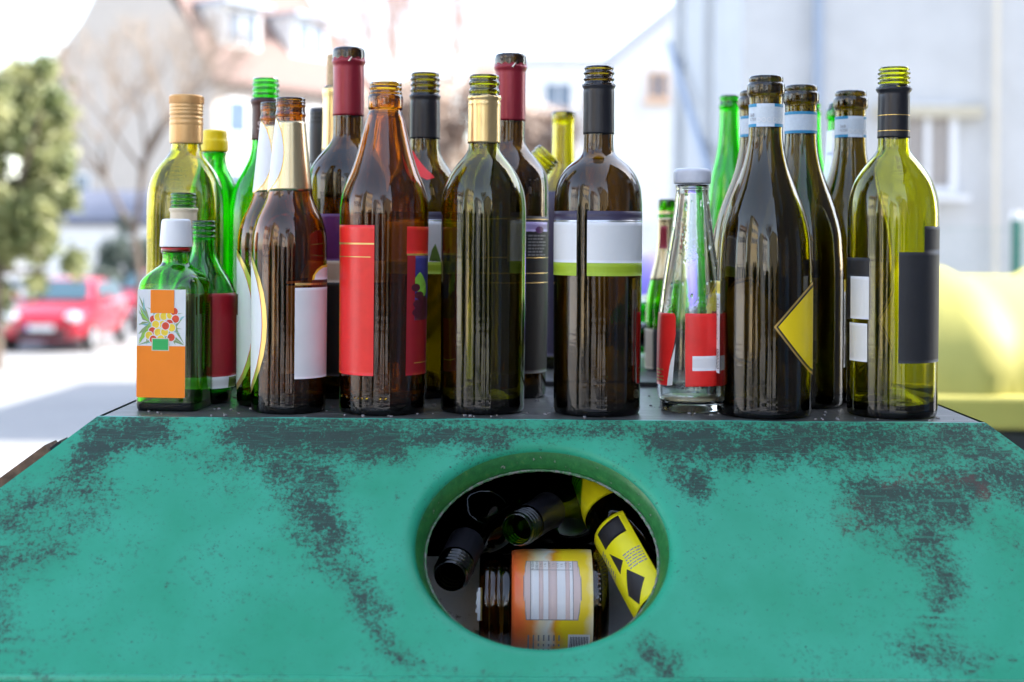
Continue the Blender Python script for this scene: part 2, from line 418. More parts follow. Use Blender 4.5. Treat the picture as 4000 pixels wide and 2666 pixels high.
def block(name, c, size, h_, rz, wallm, roofm, ridge_along='x', ridge_h=3.0, z0=-.7, label='', over=.4, hip=0.0):
    """gabled house; c = centre (x,y); size (lx, ly)"""
    root = empty(name, (c[0], c[1], z0), label, 'building'); root.rotation_euler = (0, 0, rz)
    lx, ly = size[0] / 2, size[1] / 2
    if ridge_along == 'x':
        v = [(-lx, -ly, 0), (lx, -ly, 0), (lx, ly, 0), (-lx, ly, 0), (-lx, -ly, h_), (lx, -ly, h_), (lx, ly, h_), (-lx, ly, h_), (-lx, 0, h_ + ridge_h), (lx, 0, h_ + ridge_h)]
        f = [(0, 1, 5, 4), (1, 2, 6, 9, 5), (2, 3, 7, 6), (3, 0, 4, 8, 7), (3, 2, 1, 0)]
    else:
        v = [(-lx, -ly, 0), (lx, -ly, 0), (lx, ly, 0), (-lx, ly, 0), (-lx, -ly, h_), (lx, -ly, h_), (lx, ly, h_), (-lx, ly, h_), (0, -ly, h_ + ridge_h), (0, ly, h_ + ridge_h)]
        f = [(0, 1, 5, 8, 4), (1, 2, 6, 5), (2, 3, 7, 9, 6), (3, 0, 4, 7), (3, 2, 1, 0)]
    if ridge_h <= 0:
        v = v[:8]; f = [(0, 1, 5, 4), (1, 2, 6, 5), (2, 3, 7, 6), (3, 0, 4, 7), (3, 2, 1, 0), (4, 5, 6, 7)]
    mesh('wall', v, f, wallm, root, smooth=False)
    if ridge_h > 0:
        mb = MB(); th = .22
        if ridge_along == 'x': half, ln = ly, lx
        else: half, ln = lx, ly
        sl = ridge_h / half
        for s_ in (-1, 1):
            q = []
            for (u, zz) in ((0, h_ + ridge_h), (half + over, h_ - over * sl)):
                for e in (-1, 1):
                    L = ln + over if u else ln + over - hip
                    q.append((e * L, s_ * u, zz + .02) if ridge_along == 'x' else (s_ * u, e * L, zz + .02))
            vv = q + [(a, b, z + th) for a, b, z in q]
            mb.add(vv, [(0, 1, 3, 2), (4, 6, 7, 5), (0, 4, 5, 1), (2, 3, 7, 6), (0, 2, 6, 4), (1, 5, 7, 3)])
        mb.build('roof', roofm, root)
    else:
        MB().box((0, 0, h_ + .15), (2 * lx + .3, 2 * ly + .3, .3)).build('roof', roofm, root)
    return root
# tall white building on the right whose corner and side are seen
bw = block('white_building', (2.45 + 8, 15.2 + 3.4), (16, 6.8), 7.1, 0, plaster['cool'], tile_dark, 'x', 0, z0=-.6, label='tall pale rendered building filling the right background, with drainpipe')
cp = bw.location
wx = at(2128, 350, 15.2).x
wall_windows(bw, (cp.x, 15.2, -.6), (1, 0, 0), [wx - cp.x, wx + 3.0 - cp.x, wx + 6 - cp.x], [at(2128, 445, 15.2).z + .6], .62, .95, (0, -1, 0))
refl_pane = mat('reflection_pane', (.36, .33, .31), .3)  # paler pane colour stands in for the reflection in the glass
for f_ in bw.children:
    for g_ in f_.children: g_.data.materials[0] = refl_pane
for k in (0, 1):
    MB().box((wx - cp.x + 3.0 * k, -3.4 - .06, at(2128, 258, 15.2).z + .6), (1.15, .12, .12)).build('blind_box', mat('blind', (.50, .46, .36), .6), bw)
px_ = at(1880, 300, 15.1).x - cp.x; px2 = at(2290, 300, 15.1).x - cp.x
MB().tube((px_, -3.48, .1), (px_, -3.48, 6.9), .055, .055, 10).build('drainpipe', zinc, bw)
MB().tube((px2, -3.48, .1), (px2, -3.48, 6.9), .03, .03, 8).build('drainpipe', plaster['beige'], bw)
for (yy, w2) in ((17.6, .3), (20.5, .25)):   # pilasters on the shaded side
    MB().box((2.45 - .06 - cp.x, yy - cp.y, 3.5), (.12, w2, 7.0)).build('pilaster', plaster['cool'], bw)
hr = MB(); hr.tube((2.30 - cp.x, 16.2 - cp.y, 2.9), (2.30 - cp.x, 21.0 - cp.y, 5.2), .05, .05, 8); hr.build('handrail', zinc, bw)
# white gabled house left of it
d0 = 30.0
x0 = at(1400, 150, d0).x; zE = at(1400, 150, d0).z; x1 = at(1530, 45, d0).x; z1 = at(1530, 45, d0).z
wid = 9.0; slope = (z1 - zE) / (x1 - x0)
wg = block('gabled_house', (x0 + wid / 2, d0 + 5), (wid, 10), zE + .6, 0, plaster['white'], plaster['grey'], 'y', slope * wid / 2, z0=-.6, label='white gabled house between the reddish tree and the tall pale building', over=.12)
p = at(1512, 197, d0)
wall_windows(wg, (p.x, d0, -.6), (1, 0, 0), [0], [p.z + .6 - .3], .46, .6, (0, -1, 0), fm=wood_or)
# far pale block with windows
d0 = 55.0
a_, b2 = at(1200, 150, d0), at(1420, 165, d0)
fb = block('apartment_block', ((a_.x + b2.x) / 2 + 1, d0 + 5), (b2.x - a_.x + 5, 10), a_.z + .6, 0, plaster['white'], plaster['grey'], 'x', 0, z0=-.6, label='long pale flat roofed block with window bands seen behind the bottle necks')
wall_windows(fb, (a_.x, d0, -.6), (1, 0, 0), [1.4, 3.0, 4.6, 6.2], [at(1300, 255, d0).z + .6, at(1300, 350, d0).z + .6], 1.1, 1.1, (0, -1, 0))
# big house with red tiled roof, seen on its corner
d0 = 58.0
ang = R(55)
corner = at(492, 160, d0); gw, lw = 10.7, 9.7
# local frame: gable faces (-sin,-cos) side ; centre from corner
ux = Vector((math.cos(ang), math.sin(ang), 0)); uy = Vector((-math.sin(ang), math.cos(ang), 0))
he = corner.z + .6
# corner is local (-?): long side along ux to the right (facing -uy), gable side along uy to the left (facing -ux)
cc = Vector((corner.x, corner.y, 0)) + ux * lw / 2 + uy * gw / 2
bh = block('tiled_house', (cc.x, cc.y), (lw, gw), he, ang, plaster['pale'], tile_red, 'x', 6.4, z0=-.6, label='large beige house with steep red tiled roof and dormers behind the bare tree', over=.5, hip=1.5)
def loc_wall_windows(root, side, cols, zs, w_, h_):
    for z in zs:
        for c in cols:
            t = .09
            if side == 'front': pos = (c, -gw / 2 - .03, z + h_ / 2); sx = (w_, .1, h_); gx = (w_ - 2 * t, .12, h_ - 2 * t)
            else: pos = (-lw / 2 - .03, c, z + h_ / 2); sx = (.1, w_, h_); gx = (.12, w_ - 2 * t, h_ - 2 * t)
            f = MB().box(pos, sx).build('window', win_frame, root); MB().box(pos, gx).build('pane', win_glass, f)
loc_wall_windows(bh, 'front', [-3.6, -1.2, 1.2, 3.6], [he - 2.6, he - 5.6], 1.2, 1.5)
loc_wall_windows(bh, 'gable', [2.9], [he - 5.6], 1.1, 1.5)
for k, c in enumerate((-2.6, 1.6)):
    q = -gw / 2 + 1.3
    dm = MB().box((c, q + 1.0, he + 2.0), (2.3, 3.0, 1.9)).build('dormer', plaster['white'], bh)
    MB().box((c, q - .55, he + 2.05), (1.9, .08, 1.3)).build('pane', win_glass, dm)
    for e in (-.95, 0, .95): MB().box((c + e, q - .6, he + 2.05), (.09, .06, 1.3)).build('frame', win_frame, dm)
    MB().box((c, q + .8, he + 3.02), (2.7, 3.7, .14)).build('dormer_roof', zinc, dm)
MB().box((3.5, .4, he + 6.6), (.8, .8, 1.6)).build('chimney', tile_red, bh)
# garage
d0 = 44.0
a_, b2 = at(62, 515, d0), at(345, 515, d0)
gr = block('garage', ((a_.x + b2.x) / 2, d0 + 3), (b2.x - a_.x, 6), a_.z + .6, 0, plaster['white'], tile_dark, 'x', .9, z0=-.6, label='low white garage with dark slate roof behind the red cars', over=.2)
wall_windows(gr, (a_.x, d0, -.6), (1, 0, 0), [at(x, 560, d0).x - a_.x for x in (108, 160, 204)], [at(100, 572, d0).z + .6], .40, .2, (0, -1, 0), sill=False)
# dark building on the right, out of frame: shades the container and is mirrored in the bottles
sb = block('dark_building', (3.2 + 6, -1.7), (12, 8.6), 9.0, 0, plaster['dark'], tile_dark, 'y', 3.0, z0=0, label='tall dark brown building beside the container, mirrored in the bottles', over=.5)
loc = sb.location
for zz in (1.0, 4.2, 7.4):
    for yy in (-2.6, 0, 2.6):
        f = MB().box((-6 - .02, yy, zz + .8), (.08, 1.0, 1.5)).build('window', mat('dark_frame', (.2, .18, .16), .5), sb)
        MB().box((-6 - .04, yy, zz + .8), (.08, .84, 1.34)).build('pane', win_glass, f)
# street behind the camera, mirrored in the glass
def street_house(name, ang_deg, dist, w_, dep, h_, rh, wm, rm_, label, floors, ncol, ridge='x', ex=0):
    a = R(ang_deg); c = (math.sin(a) * dist, -math.cos(a) * dist)
    h = block(name, c, (w_, dep), h_, 0, plaster[wm], rm_, ridge, rh, z0=0, label=label)
    h.rotation_euler = (0, 0, a + R(ex))
    for fl in range(floors):
        for k in range(ncol):
            x = -w_ / 2 + w_ * (k + .5) / ncol; z = 1.3 + fl * 2.9
            f = MB().box((x, dep / 2 + .02, z + .7), (1.1, .1, 1.5)).build('window', win_frame, h)
            MB().box((x, dep / 2 + .05, z + .7), (.9, .1, 1.3)).build('pane', win_glass, f)
    return h
street_house('cream_building', -45, 22, 6.5, 10, 11.5, 3.2, 'cream', tile_red, 'sunlit cream four storey house across the street, mirrored in the bottle shoulders', 4, 4, ex=-25)
street_house('white_house', -15, 32, 8, 9, 8.0, 2.5, 'white', tile_red, 'white house beyond the conifer, mirrored in the bottles', 3, 4, ex=-42)
street_house('ochre_house', 15, 27, 6, 9, 7.5, 3, 'cream', tile_red, 'ochre low house next to the dark building, mirrored in the bottles', 2, 4, ex=-65)
street_house('pale_building', -73, 24, 8, 10, 8, 3, 'white', tile_red, 'pale row house at the far left, mirrored in the bottle edges', 3, 5)

# ---- trees
bark = mat('bark', (.13, .10, .075), .9, scale=30, var=.3, bmp=.5)
twig = mat('twigs', (.28, .22, .17), .9, scale=10, var=.2)
twig_red = mat('russet_twigs', (.33, .17, .11), .9, scale=10, var=.25)
def leaf_mat(name, c1, c2):
    m, n, b = new_mat(name); t = noise(n, 1.8, 3); t3 = noise(n, 25, 2)
    r = ramp(n, t.outputs['Fac'], [(.35, c1), (.65, c2)]); n.links.new(r.outputs[0], b.inputs['Base Color'])
    b.inputs['Roughness'].default_value = .5; b.inputs['Subsurface Weight'].default_value = 0; return m
leaf_g = leaf_mat('green_leaves', (.09, .12, .03), (.27, .27, .10))
leaf_d = leaf_mat('dark_needles', (.03, .05, .04), (.06, .09, .07))
leaf_r = leaf_mat('russet_leaves', (.38, .27, .20), (.52, .39, .31))
def bare_tree(name, base, H, spread, label, tw=twig, levels=6, seed=1, kids=3, trunk_r=.16, up=.55, first=.35):
    rnd = random.Random(seed); root = empty(name, base, label, 'tree'); tb, tt = MB(), MB()
    def grow(p, dirv, L, r, lv):
        q = p; dv = dirv.copy()
        for s_ in range(2):
            q2 = q + dv * L / 2; (tb if lv < 3 else tt).tube(q, q2, r * (1 - .2 * s_), r * (1 - .2 * (s_ + 1)), 6 if lv < 3 else 3)
            q = q2; dv = (dv + Vector((rnd.gauss(0, .10), rnd.gauss(0, .10), rnd.gauss(0, .05)))).normalized()
        if lv >= levels: return
        for k in range(kids + (1 if lv in (1, 2) else 0)):
            a = rnd.uniform(0, 2 * math.pi); sp = spread * rnd.uniform(.6, 1.3)
            nd = (dv + Vector((math.cos(a) * sp, math.sin(a) * sp, rnd.uniform(0, up)))).normalized()
            grow(q if k else q, nd, L * rnd.uniform(.62, .82), r * .58, lv + 1)
    grow(Vector((0, 0, 0)), Vector((0, 0, 1)), H * first, trunk_r, 0)
    tb.build('trunk', bark, root); o = tt.build('twigs', tw, root); o['kind'] = 'stuff'; return root
def leafy(name, base, blobs, n, size, m, label, seed=1, trunk=None, cat='tree'):
    """crown of many small leaf faces scattered through the blobs [(cx,cy,cz,rx,ry,rz)]"""
    rnd = random.Random(seed); root = empty(name, base, label, cat); v, f = [], []
    tot = sum(b[3] * b[4] * b[5] for b in blobs)
    for b in blobs:
        nc = max(3, int(40 * b[3] * b[4] * b[5] / tot)); k = int(n * b[3] * b[4] * b[5] / tot)
        cl = []
        for _ in range(nc):
            a, c_ = rnd.uniform(0, 6.283), rnd.uniform(-1, 1); rr = rnd.uniform(.45, 1.0); s_ = math.sqrt(1 - c_ * c_)
            cl.append((b[0] + b[3] * rr * s_ * math.cos(a), b[1] + b[4] * rr * s_ * math.sin(a), b[2] + b[5] * rr * c_, rnd.uniform(.22, .4)))
        for _ in range(k):
            c = rnd.choice(cl); rr = c[3] * min(b[3], b[5])
            p = Vector((c[0] + rnd.gauss(0, rr * .5), c[1] + rnd.gauss(0, rr * .5), c[2] + rnd.gauss(0, rr * .55)))
            a1 = Vector((rnd.gauss(0, 1), rnd.gauss(0, 1), rnd.gauss(0, 1))).normalized() * size * rnd.uniform(.6, 1.3); a2 = a1.orthogonal().normalized() * size * .5
            i = len(v); v += [p - a1, p + a2, p + a1, p - a2]; f.append((i, i + 1, i + 2, i + 3))
    if trunk:
        tb = MB(); tb.tube((0, 0, 0), (0, 0, trunk[0]), trunk[1], trunk[1] * .5, 8)
        for b in blobs: tb.tube((0, 0, trunk[0] * .5), (b[0], b[1], b[2]), trunk[1] * .4, trunk[1] * .15, 5)
        tb.build('trunk', bark, root)
    mesh('crown', v, f, m, root, smooth=False); return root
p = at(5, 540, 23.0)
leafy('leafy_tree', (p.x - .12, 23, gz(23)), [(.0, 0, 4.5, .85, .9, 1.1), (.6, 0, 3.8, .9, .9, 1.1), (.4, 0, 3.1, 1.1, 1.0, 1.1), (1.1, 0, 2.9, .75, .8, .9), (.0, 0, 3.4, 1.0, .9, 1.3), (.85, 0, 2.5, .8, .9, .9), (.1, 0, 2.3, .9, .9, 1.2), (-.9, 0, 3.8, 1.2, 1.2, 2.2), (-.4, 0, 4.0, .9, .9, 1.6), (-.1, 0, 1.4, .7, .6, 1.0), (.75, 0, 4.2, .5, .6, .7), (1.25, 0, 3.4, .5, .6, .8), (.9, 0, 1.6, .5, .5, .7)], 42000, .085, leaf_g, 'green leafy evergreen tree at the left edge beside the red cars', 3, (3.2, .16))
p = at(325, 560, 33.0)
bare_tree('bare_tree', (p.x, 33, gz(33)), 6.6, .62, 'bare branched tree in front of the beige house gable', seed=5, trunk_r=.14, levels=6)
p = at(285, 560, 38.0)
leafy('dark_shrub', (p.x, 38, -.6), [(0, 0, 1.3, .8, .8, 1.3), (.5, 0, 1.0, .6, .6, 1.0)], 5000, .10, leaf_d, 'dark evergreen shrub beside the white garage', 9, (1.0, .08), 'shrub')
p = at(1040, 560, 40.0)
rt = leafy('russet_tree', (p.x, 40, -.6), [(-1.6, 0, 4.9, 1.7, 1.4, 2.4), (.3, 0, 5.2, 1.8, 1.4, 2.4), (1.8, 0, 4.3, 1.4, 1.3, 2.2), (-.8, 0, 2.8, 2.2, 1.4, 1.9), (1.6, 0, 2.4, 1.8, 1.4, 1.8), (3.0, 0, 2.4, 1.1, 1.2, 1.6)], 45000, .11, leaf_r, 'broad russet brown tree behind the bottle necks', 12, (3.5, .2))
p = at(1010, 560, 46.0)
bare_tree('tall_larch', (p.x, 46, -.6), 8.6, .42, 'tall thin larch rising above the russet tree', tw=twig_red, seed=11, trunk_r=.12, levels=6, first=.42)
p = at(893, 560, 47.0)
bare_tree('slender_larch', (p.x, 47, -.6), 7.8, .40, 'slender leaning larch left of the tall one', tw=twig_red, seed=23, trunk_r=.10, levels=6, first=.42)
p = at(1330, 560, 43.0)
leafy('russet_shrub', (p.x, 43, -.6), [(0, 0, 2.2, 1.6, 1.2, 1.6), (-1.2, 0, 3.0, 1.2, 1.2, 1.3)], 9000, .10, leaf_r, 'lower russet shrub in front of the pale block', 31, (2.0, .12), 'shrub')
# behind the camera (mirrored)
a = R(4); bare_tree('street_tree', (math.sin(a) * 12, -math.cos(a) * 12, 0), 7.0, .6, 'round bare street tree mirrored in the bottle shoulders', seed=41, trunk_r=.22, levels=6)
a = R(-62); bare_tree('street_tree', (math.sin(a) * 17, -math.cos(a) * 17, 0), 8.5, .6, 'second bare street tree left of the cream house, mirrored', seed=43, trunk_r=.2, levels=5)
a = R(-32); leafy('conifer', (math.sin(a) * 22, -math.cos(a) * 22, 0), [(0, 0, 3, 1.6, 1.6, 2.5), (0, 0, 6, 1.1, 1.1, 2.2), (0, 0, 8.6, .6, .6, 1.8)], 9000, .16, leaf_d, 'dark conifer between the cream and the white house, mirrored', 44, (8, .2))

for k, (aa, dd, hh, ww, nm_) in enumerate(((-58, 11, 2.6, .9, 'added dark bush furthest left across the street, for a dark streak in the bottles'), (-37, 12, 2.8, 1.0, 'added dark bush in front of the cream house, for a dark streak in the bottles'), (-24, 11, 2.2, .7, 'added dark bush before the white house, for a dark streak in the bottles'),
        (-5, 13, 2.4, .9, 'added dark bush left of the round street tree, for a dark streak in the bottles'), (10, 11, 2.3, .6, 'added dark bush right of the round street tree, for a dark streak in the bottles'), (24, 12, 2.6, 1.0, 'added dark bush beside the ochre house, for a dark streak in the bottles'))):
    a = R(aa); leafy('added_bush', (math.sin(a) * dd, -math.cos(a) * dd, 0), [(0, 0, hh * .5, ww, ww, hh * .52)], 5000, .13, leaf_d, nm_, 50 + k, (hh * .6, .1), 'shrub')  # bushes added behind the camera to put dark streaks in the reflections
# ---- sign post, fence
pp = at(92, 600, 31.0)
MBp = MB(); MBp.tube((0, 0, 0), (0, 0, 2.1), .05, .05, 8)
rp = empty('sign_post', (pp.x, 31, -.6), 'dark metal post standing behind the nearer red car', 'post'); MBp.build('pole', mat('post_metal', (.12, .13, .14), .5, .5), rp)
fgreen = mat('fence_green', (.02, .16, .12), .5, var=.1)
fwire = mat('fence_wire', (.30, .42, .40), .5, .3)
FD_ = 8.2
fr = empty('wire_fence', (at(2335, 600, FD_).x, FD_, gz(FD_)), 'green posted chain link fence behind the yellow lidded containers', 'fence')
ztop = at(2335, 505, FD_).z - gz(FD_)
xs_ = [0, -2.6, 2.6]
for x in xs_:
    MB().tube((x, 0, 0), (x, 0, ztop), .028, .028, 10).build('post', fgreen, fr)
    MB().tube((x, 0, ztop), (x, 0, ztop + .05), .032, .028, 10).build('post_cap', M['white_plastic'], fr)
wr = MB(); zt = at(2200, 525, FD_).z - gz(FD_)
k = -2.6 - zt
while k < 2.6:
    for s_ in (1, -1):
        xa, xb = (k, k + zt) if s_ > 0 else (k + zt, k)
        za, zb = 0.0, zt
        # clip to the fence length
        def cl(x): return za + (zb - za) * (x - xa) / (xb - xa)
        lo, hi = max(-2.6, min(xa, xb)), min(2.6, max(xa, xb))
        if hi > lo: wr.tube((lo, .004 * s_, cl(lo)), (hi, .004 * s_, cl(hi)), .0018, .0018, 3)
    k += .07
for z in (.05, zt / 2, zt): wr.tube((-2.6, 0, z), (2.6, 0, z), .003, .003, 4)
o = wr.build('wire_mesh', fwire, fr); o['kind'] = 'stuff'

# ---- yellow-lidded containers
ylid = mat('yellow_lid', (.46, .42, .10), .6, var=.08, scale=5)
dbody = mat('dark_container_body', (.035, .04, .05), .5, var=.2)
plid = mat('purple_lid', (.16, .12, .50), .4)
def container(name, x, y, wid, lid_z0, lid_z1, dep, lm, label, rz=0):
    root = empty(name, (x, y, gz(y)), label, 'waste container', 'lidded waste containers behind the glass container'); root.rotation_euler = (0, 0, rz); g = gz(y)
    zb, zt_ = lid_z0 - g, lid_z1 - g
    b = MB(); b.add([(-wid / 2 * .92, -dep / 2 * .88, .2), (wid / 2 * .92, -dep / 2 * .88, .2), (wid / 2 * .92, dep / 2 * .88, .2), (-wid / 2 * .92, dep / 2 * .88, .2), (-wid / 2, -dep / 2, zb), (wid / 2, -dep / 2, zb), (wid / 2, dep / 2, zb), (-wid / 2, dep / 2, zb)],
                    [(0, 1, 5, 4), (1, 2, 6, 5), (2, 3, 7, 6), (3, 0, 4, 7), (3, 2, 1, 0), (4, 5, 6, 7)])
    bevel(b.build('body', dbody, root), .03)
    # domed lid: half barrel across, closed ends
    v = []; nu, nv = 16, 40
    ribs = [(.14 + .18 * k) for k in range(5)]
    for i in range(nv + 1):
        u = i / nv; x_ = -wid / 2 * 1.03 + wid * 1.03 * u
        rib = sum(math.exp(-((u - r_) / .016) ** 4) for r_ in ribs) * .032
        endf = min(1, min(u, 1 - u) / .10) ** .5
        for j in range(nu + 1):
            t = math.pi * j / nu
            h_ = (zt_ - zb) * (.25 + .75 * endf) + rib; dy = (dep / 2 * 1.03 + rib) * (.88 + .12 * endf)
            yy = -math.copysign(abs(math.cos(t)) ** .8, math.cos(t)) * dy; zz = math.sin(t) ** .75 * h_ * 1.0
            v.append((x_, yy, zb + .01 + zz))
    f = [(i * (nu + 1) + j, (i + 1) * (nu + 1) + j, (i + 1) * (nu + 1) + j + 1, i * (nu + 1) + j + 1) for i in range(nv) for j in range(nu)]
    f += [tuple(range(nu, -1, -1)), tuple(nv * (nu + 1) + j for j in range(nu + 1))]
    mesh('lid', v, f, lm, root)
    rimb = MB().box((0, -dep / 2 - .03, zb + .025), (wid * 1.04, .05, .075)); bevel(rimb.build('lid_rim', lm, root), .01)
    for sx in (-1, 1):
        for sy in (-1, 1):
            MB().tube((sx * wid * .38 - .03, sy * dep * .3, .1), (sx * wid * .38 + .03, sy * dep * .3, .1), .1, .1, 16).build('wheel', dbody, root)
        MB().tube((sx * (wid / 2 + .02), 0, zb - .12), (sx * (wid / 2 + .12), 0, zb - .12), .025, .025, 10).build('trunnion', zinc, root)
    return root
yc = 3.75
zl0 = at(2250, 968, yc - .5).z; zl1 = at(2250, 640, yc).z
xc = at(2100, 800, yc).x + .72
container('waste_container', xc, yc, 1.9, zl0, zl1, 1.0, ylid, 'dark waste container with ribbed yellow lid right of the bottles')
container('waste_container', xc + 1.1, yc + 1.5, 1.4, 1.30, 1.715, 1.0, ylid, 'second yellow lidded container partly hidden behind the nearer one')
container('waste_container', xc - .84, yc + 1.5, 1.2, 1.30, 1.665, 1.0, plid, 'container with purple lid peeping out behind the yellow one')

# ---- red cars
carp = mat('red_car_paint', (.42, .012, .03), .25, var=.03, coat=.6)
tyre = mat('tyre', (.02, .02, .02), .8); alloy = mat('alloy', (.6, .6, .62), .3, .8); lamp = mat('headlamp', (.75, .78, .82), .1, .3)
blackp = mat('black_trim', (.02, .02, .025), .5); plate = mat('number_plate', (.72, .73, .75), .4); eublue = mat('plate_blue', (.02, .06, .45), .4)
cglass = mat('car_glass', (.05, .10, .13), .04, var=.1, coat=.5)
def car(name, x, y, label, rz=0):
    """front faces -Y"""
    root = empty(name, (x, y, gz(y)), label, 'car', 'red cars parked on the street'); root.rotation_euler = (0, 0, rz)
    # stations along the length (y from the nose), lower body and cabin
    st = [(0, .30, .62, .70), (.12, .22, .74, .78), (.5, .20, .86, .81), (1.0, .20, .95, .82), (1.5, .20, .98, .83), (2.3, .20, 1.0, .83), (3.1, .20, 1.0, .82), (3.4, .22, .98, .79), (3.5, .32, .9, .74)]
    v = []; ns = 12
    for (yy, z0, z1, hw) in st:
        ring = [(-hw * .9, z0), (-hw, z0 + .12), (-hw, (z0 + z1) / 2), (-hw * .97, z1 - .08), (-hw * .86, z1), (-hw * .4, z1 + .03), (hw * .4, z1 + .03), (hw * .86, z1), (hw * .97, z1 - .08), (hw, (z0 + z1) / 2), (hw, z0 + .12), (hw * .9, z0)]
        v += [(a_, yy - 1.75, b_) for a_, b_ in ring]
    f = [(i * ns + k, i * ns + (k + 1) % ns, (i + 1) * ns + (k + 1) % ns, (i + 1) * ns + k) for i in range(len(st) - 1) for k in range(ns)]
    f += [tuple(range(ns))[::-1], tuple((len(st) - 1) * ns + k for k in range(ns))]
    o = mesh('body', v, f, carp, root)
    s_ = o.modifiers.new('s', 'SUBSURF'); s_.levels = s_.render_levels = 1
    cab = [(.85, .95, .74, .97), (1.45, 1.38, .60, 1.36), (1.9, 1.44, .60, 1.44), (2.6, 1.42, .59, 1.42), (3.1, 1.32, .57, 1.30), (3.42, .98, .70, .98)]
    v = []
    for (yy, z1, hw, _) in cab:
        v += [(-.76, yy - 1.75, .94), (-hw * 1.0, yy - 1.75, max(.95, z1 - .06)), (-hw * .8, yy - 1.75, z1), (hw * .8, yy - 1.75, z1), (hw, yy - 1.75, max(.95, z1 - .06)), (.76, yy - 1.75, .94)]
    f = [(i * 6 + k, i * 6 + k + 1, (i + 1) * 6 + k + 1, (i + 1) * 6 + k) for i in range(len(cab) - 1) for k in range(5)]
    o = mesh('roof', v, f, carp, root); s_ = o.modifiers.new('s', 'SUBSURF'); s_.levels = s_.render_levels = 1
    ws = [(-.66, -.84, .99), (.66, -.84, .99), (.52, -.36, 1.35), (-.52, -.36, 1.35)]
    mesh('windscreen', [(a_, b_ - .03, c_ + .025) for a_, b_, c_ in ws], [(0, 1, 2, 3)], cglass, root, smooth=False)
    mesh('rear_window', [(.6, 1.6, 1.02), (-.6, 1.6, 1.02), (-.5, 1.42, 1.3), (.5, 1.42, 1.3)], [(0, 1, 2, 3)], cglass, root, smooth=False)
    for s2 in (-1, 1):
        for (y0, y1, y2, y3) in ((-.55, .32, .32, -.2), (.40, 1.25, 1.12, .40)):
            q = [(s2 * .775, y0, 1.0), (s2 * .775, y1, 1.0), (s2 * .645, y2, 1.33), (s2 * .645, y3, 1.33)]
            mesh('side_window', q if s2 > 0 else q[::-1], [(0, 1, 2, 3)], cglass, root, smooth=False)
        for wy in (-1.15, 1.15):
            w0 = MB().tube((s2 * .70, wy, .29), (s2 * .85, wy, .29), .29, .29, 24).build('wheel', tyre, root)
            MB().tube((s2 * .84, wy, .29), (s2 * .865, wy, .29), .19, .18, 20).build('rim', alloy, w0)
        hl = MB(); nn = 14
        ring0 = [(s2 * .60 + .17 * math.cos(2 * math.pi * k / nn), -1.70 + .05 * abs(math.cos(2 * math.pi * k / nn)), .70 + .11 * math.sin(2 * math.pi * k / nn)) for k in range(nn)]
        hl.add([(s2 * .6, -1.76, .70)] + ring0, [(0, 1 + k, 1 + (k + 1) % nn) for k in range(nn)] if True else []); hl.build('headlight', lamp, root)
        mi = MB().box((s2 * .90, -.55, 1.02), (.2, .12, .13)); bevel(mi.build('wing_mirror', carp, root), .03)
        MB().box((s2 * .62, 1.745, .8), (.22, .05, .2)).build('tail_light', M['red_plastic'], root)
    bevel(MB().box((0, -1.745, .38), (.95, .06, .16)).build('grille', blackp, root), .02)
    pl = MB().box((0, -1.80, .50), (.52, .02, .115)).build('number_plate', plate, root)
    MB().box((-.24, -1.812, .50), (.04, .006, .11)).build('plate_band', eublue, pl)
    return root
c1 = at(93, 775, 27.4)
car('parked_car', c1.x, 27.4 + 1.75, 'small red hatchback facing the camera, nearer of the two red cars')
car('parked_car', c1.x + .38, 33.2 + 1.75, 'second red car parked behind the nearer one, mostly hidden')

# ================================================================== GLASS CONTAINER
TH = R(50)
def face_pt(x, y):          # pixel -> the sloping front panel plane through (.,YF,TOPZ)
    r = ray(x, y); k = math.tan(TH)
    # (YF - t) = k*(TOPZ - (CAMZ + r.z t))
    t = (YF - k * (TOPZ - CAMZ)) / (1 - k * r.z)
    return Vector((r.x * t, t, CAMZ + r.z * t))
cl_, cr_ = on_z(225, 957, TOPZ), on_z(2270, 974, TOPZ)
YF = (cl_.y + cr_.y) / 2
CLx, CRx = cl_.x, cr_.x
green, n_, b_ = new_mat('green_container_paint')
at_ = n_.nodes.new('ShaderNodeAttribute'); at_.attribute_name = 'grime'
def M2(op, a, b, clamp=False):
    m = n_.nodes.new('ShaderNodeMath'); m.operation = op; m.use_clamp = clamp
    for i, q in enumerate((a, b)):
        if isinstance(q, (int, float)): m.inputs[i].default_value = q
        else: n_.links.new(q, m.inputs[i])
    return m.outputs[0]
nf = noise(n_, 300, 8, .8); nm = noise(n_, 75, 8, .75); nl = noise(n_, 12, 4, .6); nsr = noise(n_, 30, 8, .8); nv_ = noise(n_, 420, 2, .5)
tex = M2('ADD', M2('ADD', M2('MULTIPLY', nf.outputs['Fac'], .46), M2('MULTIPLY', nm.outputs['Fac'], .26)), M2('MULTIPLY', nsr.outputs['Fac'], .28))   # mean .5
thr = M2('ADD', M2('MULTIPLY', at_.outputs['Fac'], .56), M2('MULTIPLY', M2('SUBTRACT', nl.outputs['Fac'], .5), .28))
tex = M2('ADD', M2('MULTIPLY', M2('SUBTRACT', tex, .5), 3.4), .5)
g = M2('MULTIPLY', M2('SUBTRACT', M2('ADD', tex, thr), .655), 3.2, True)
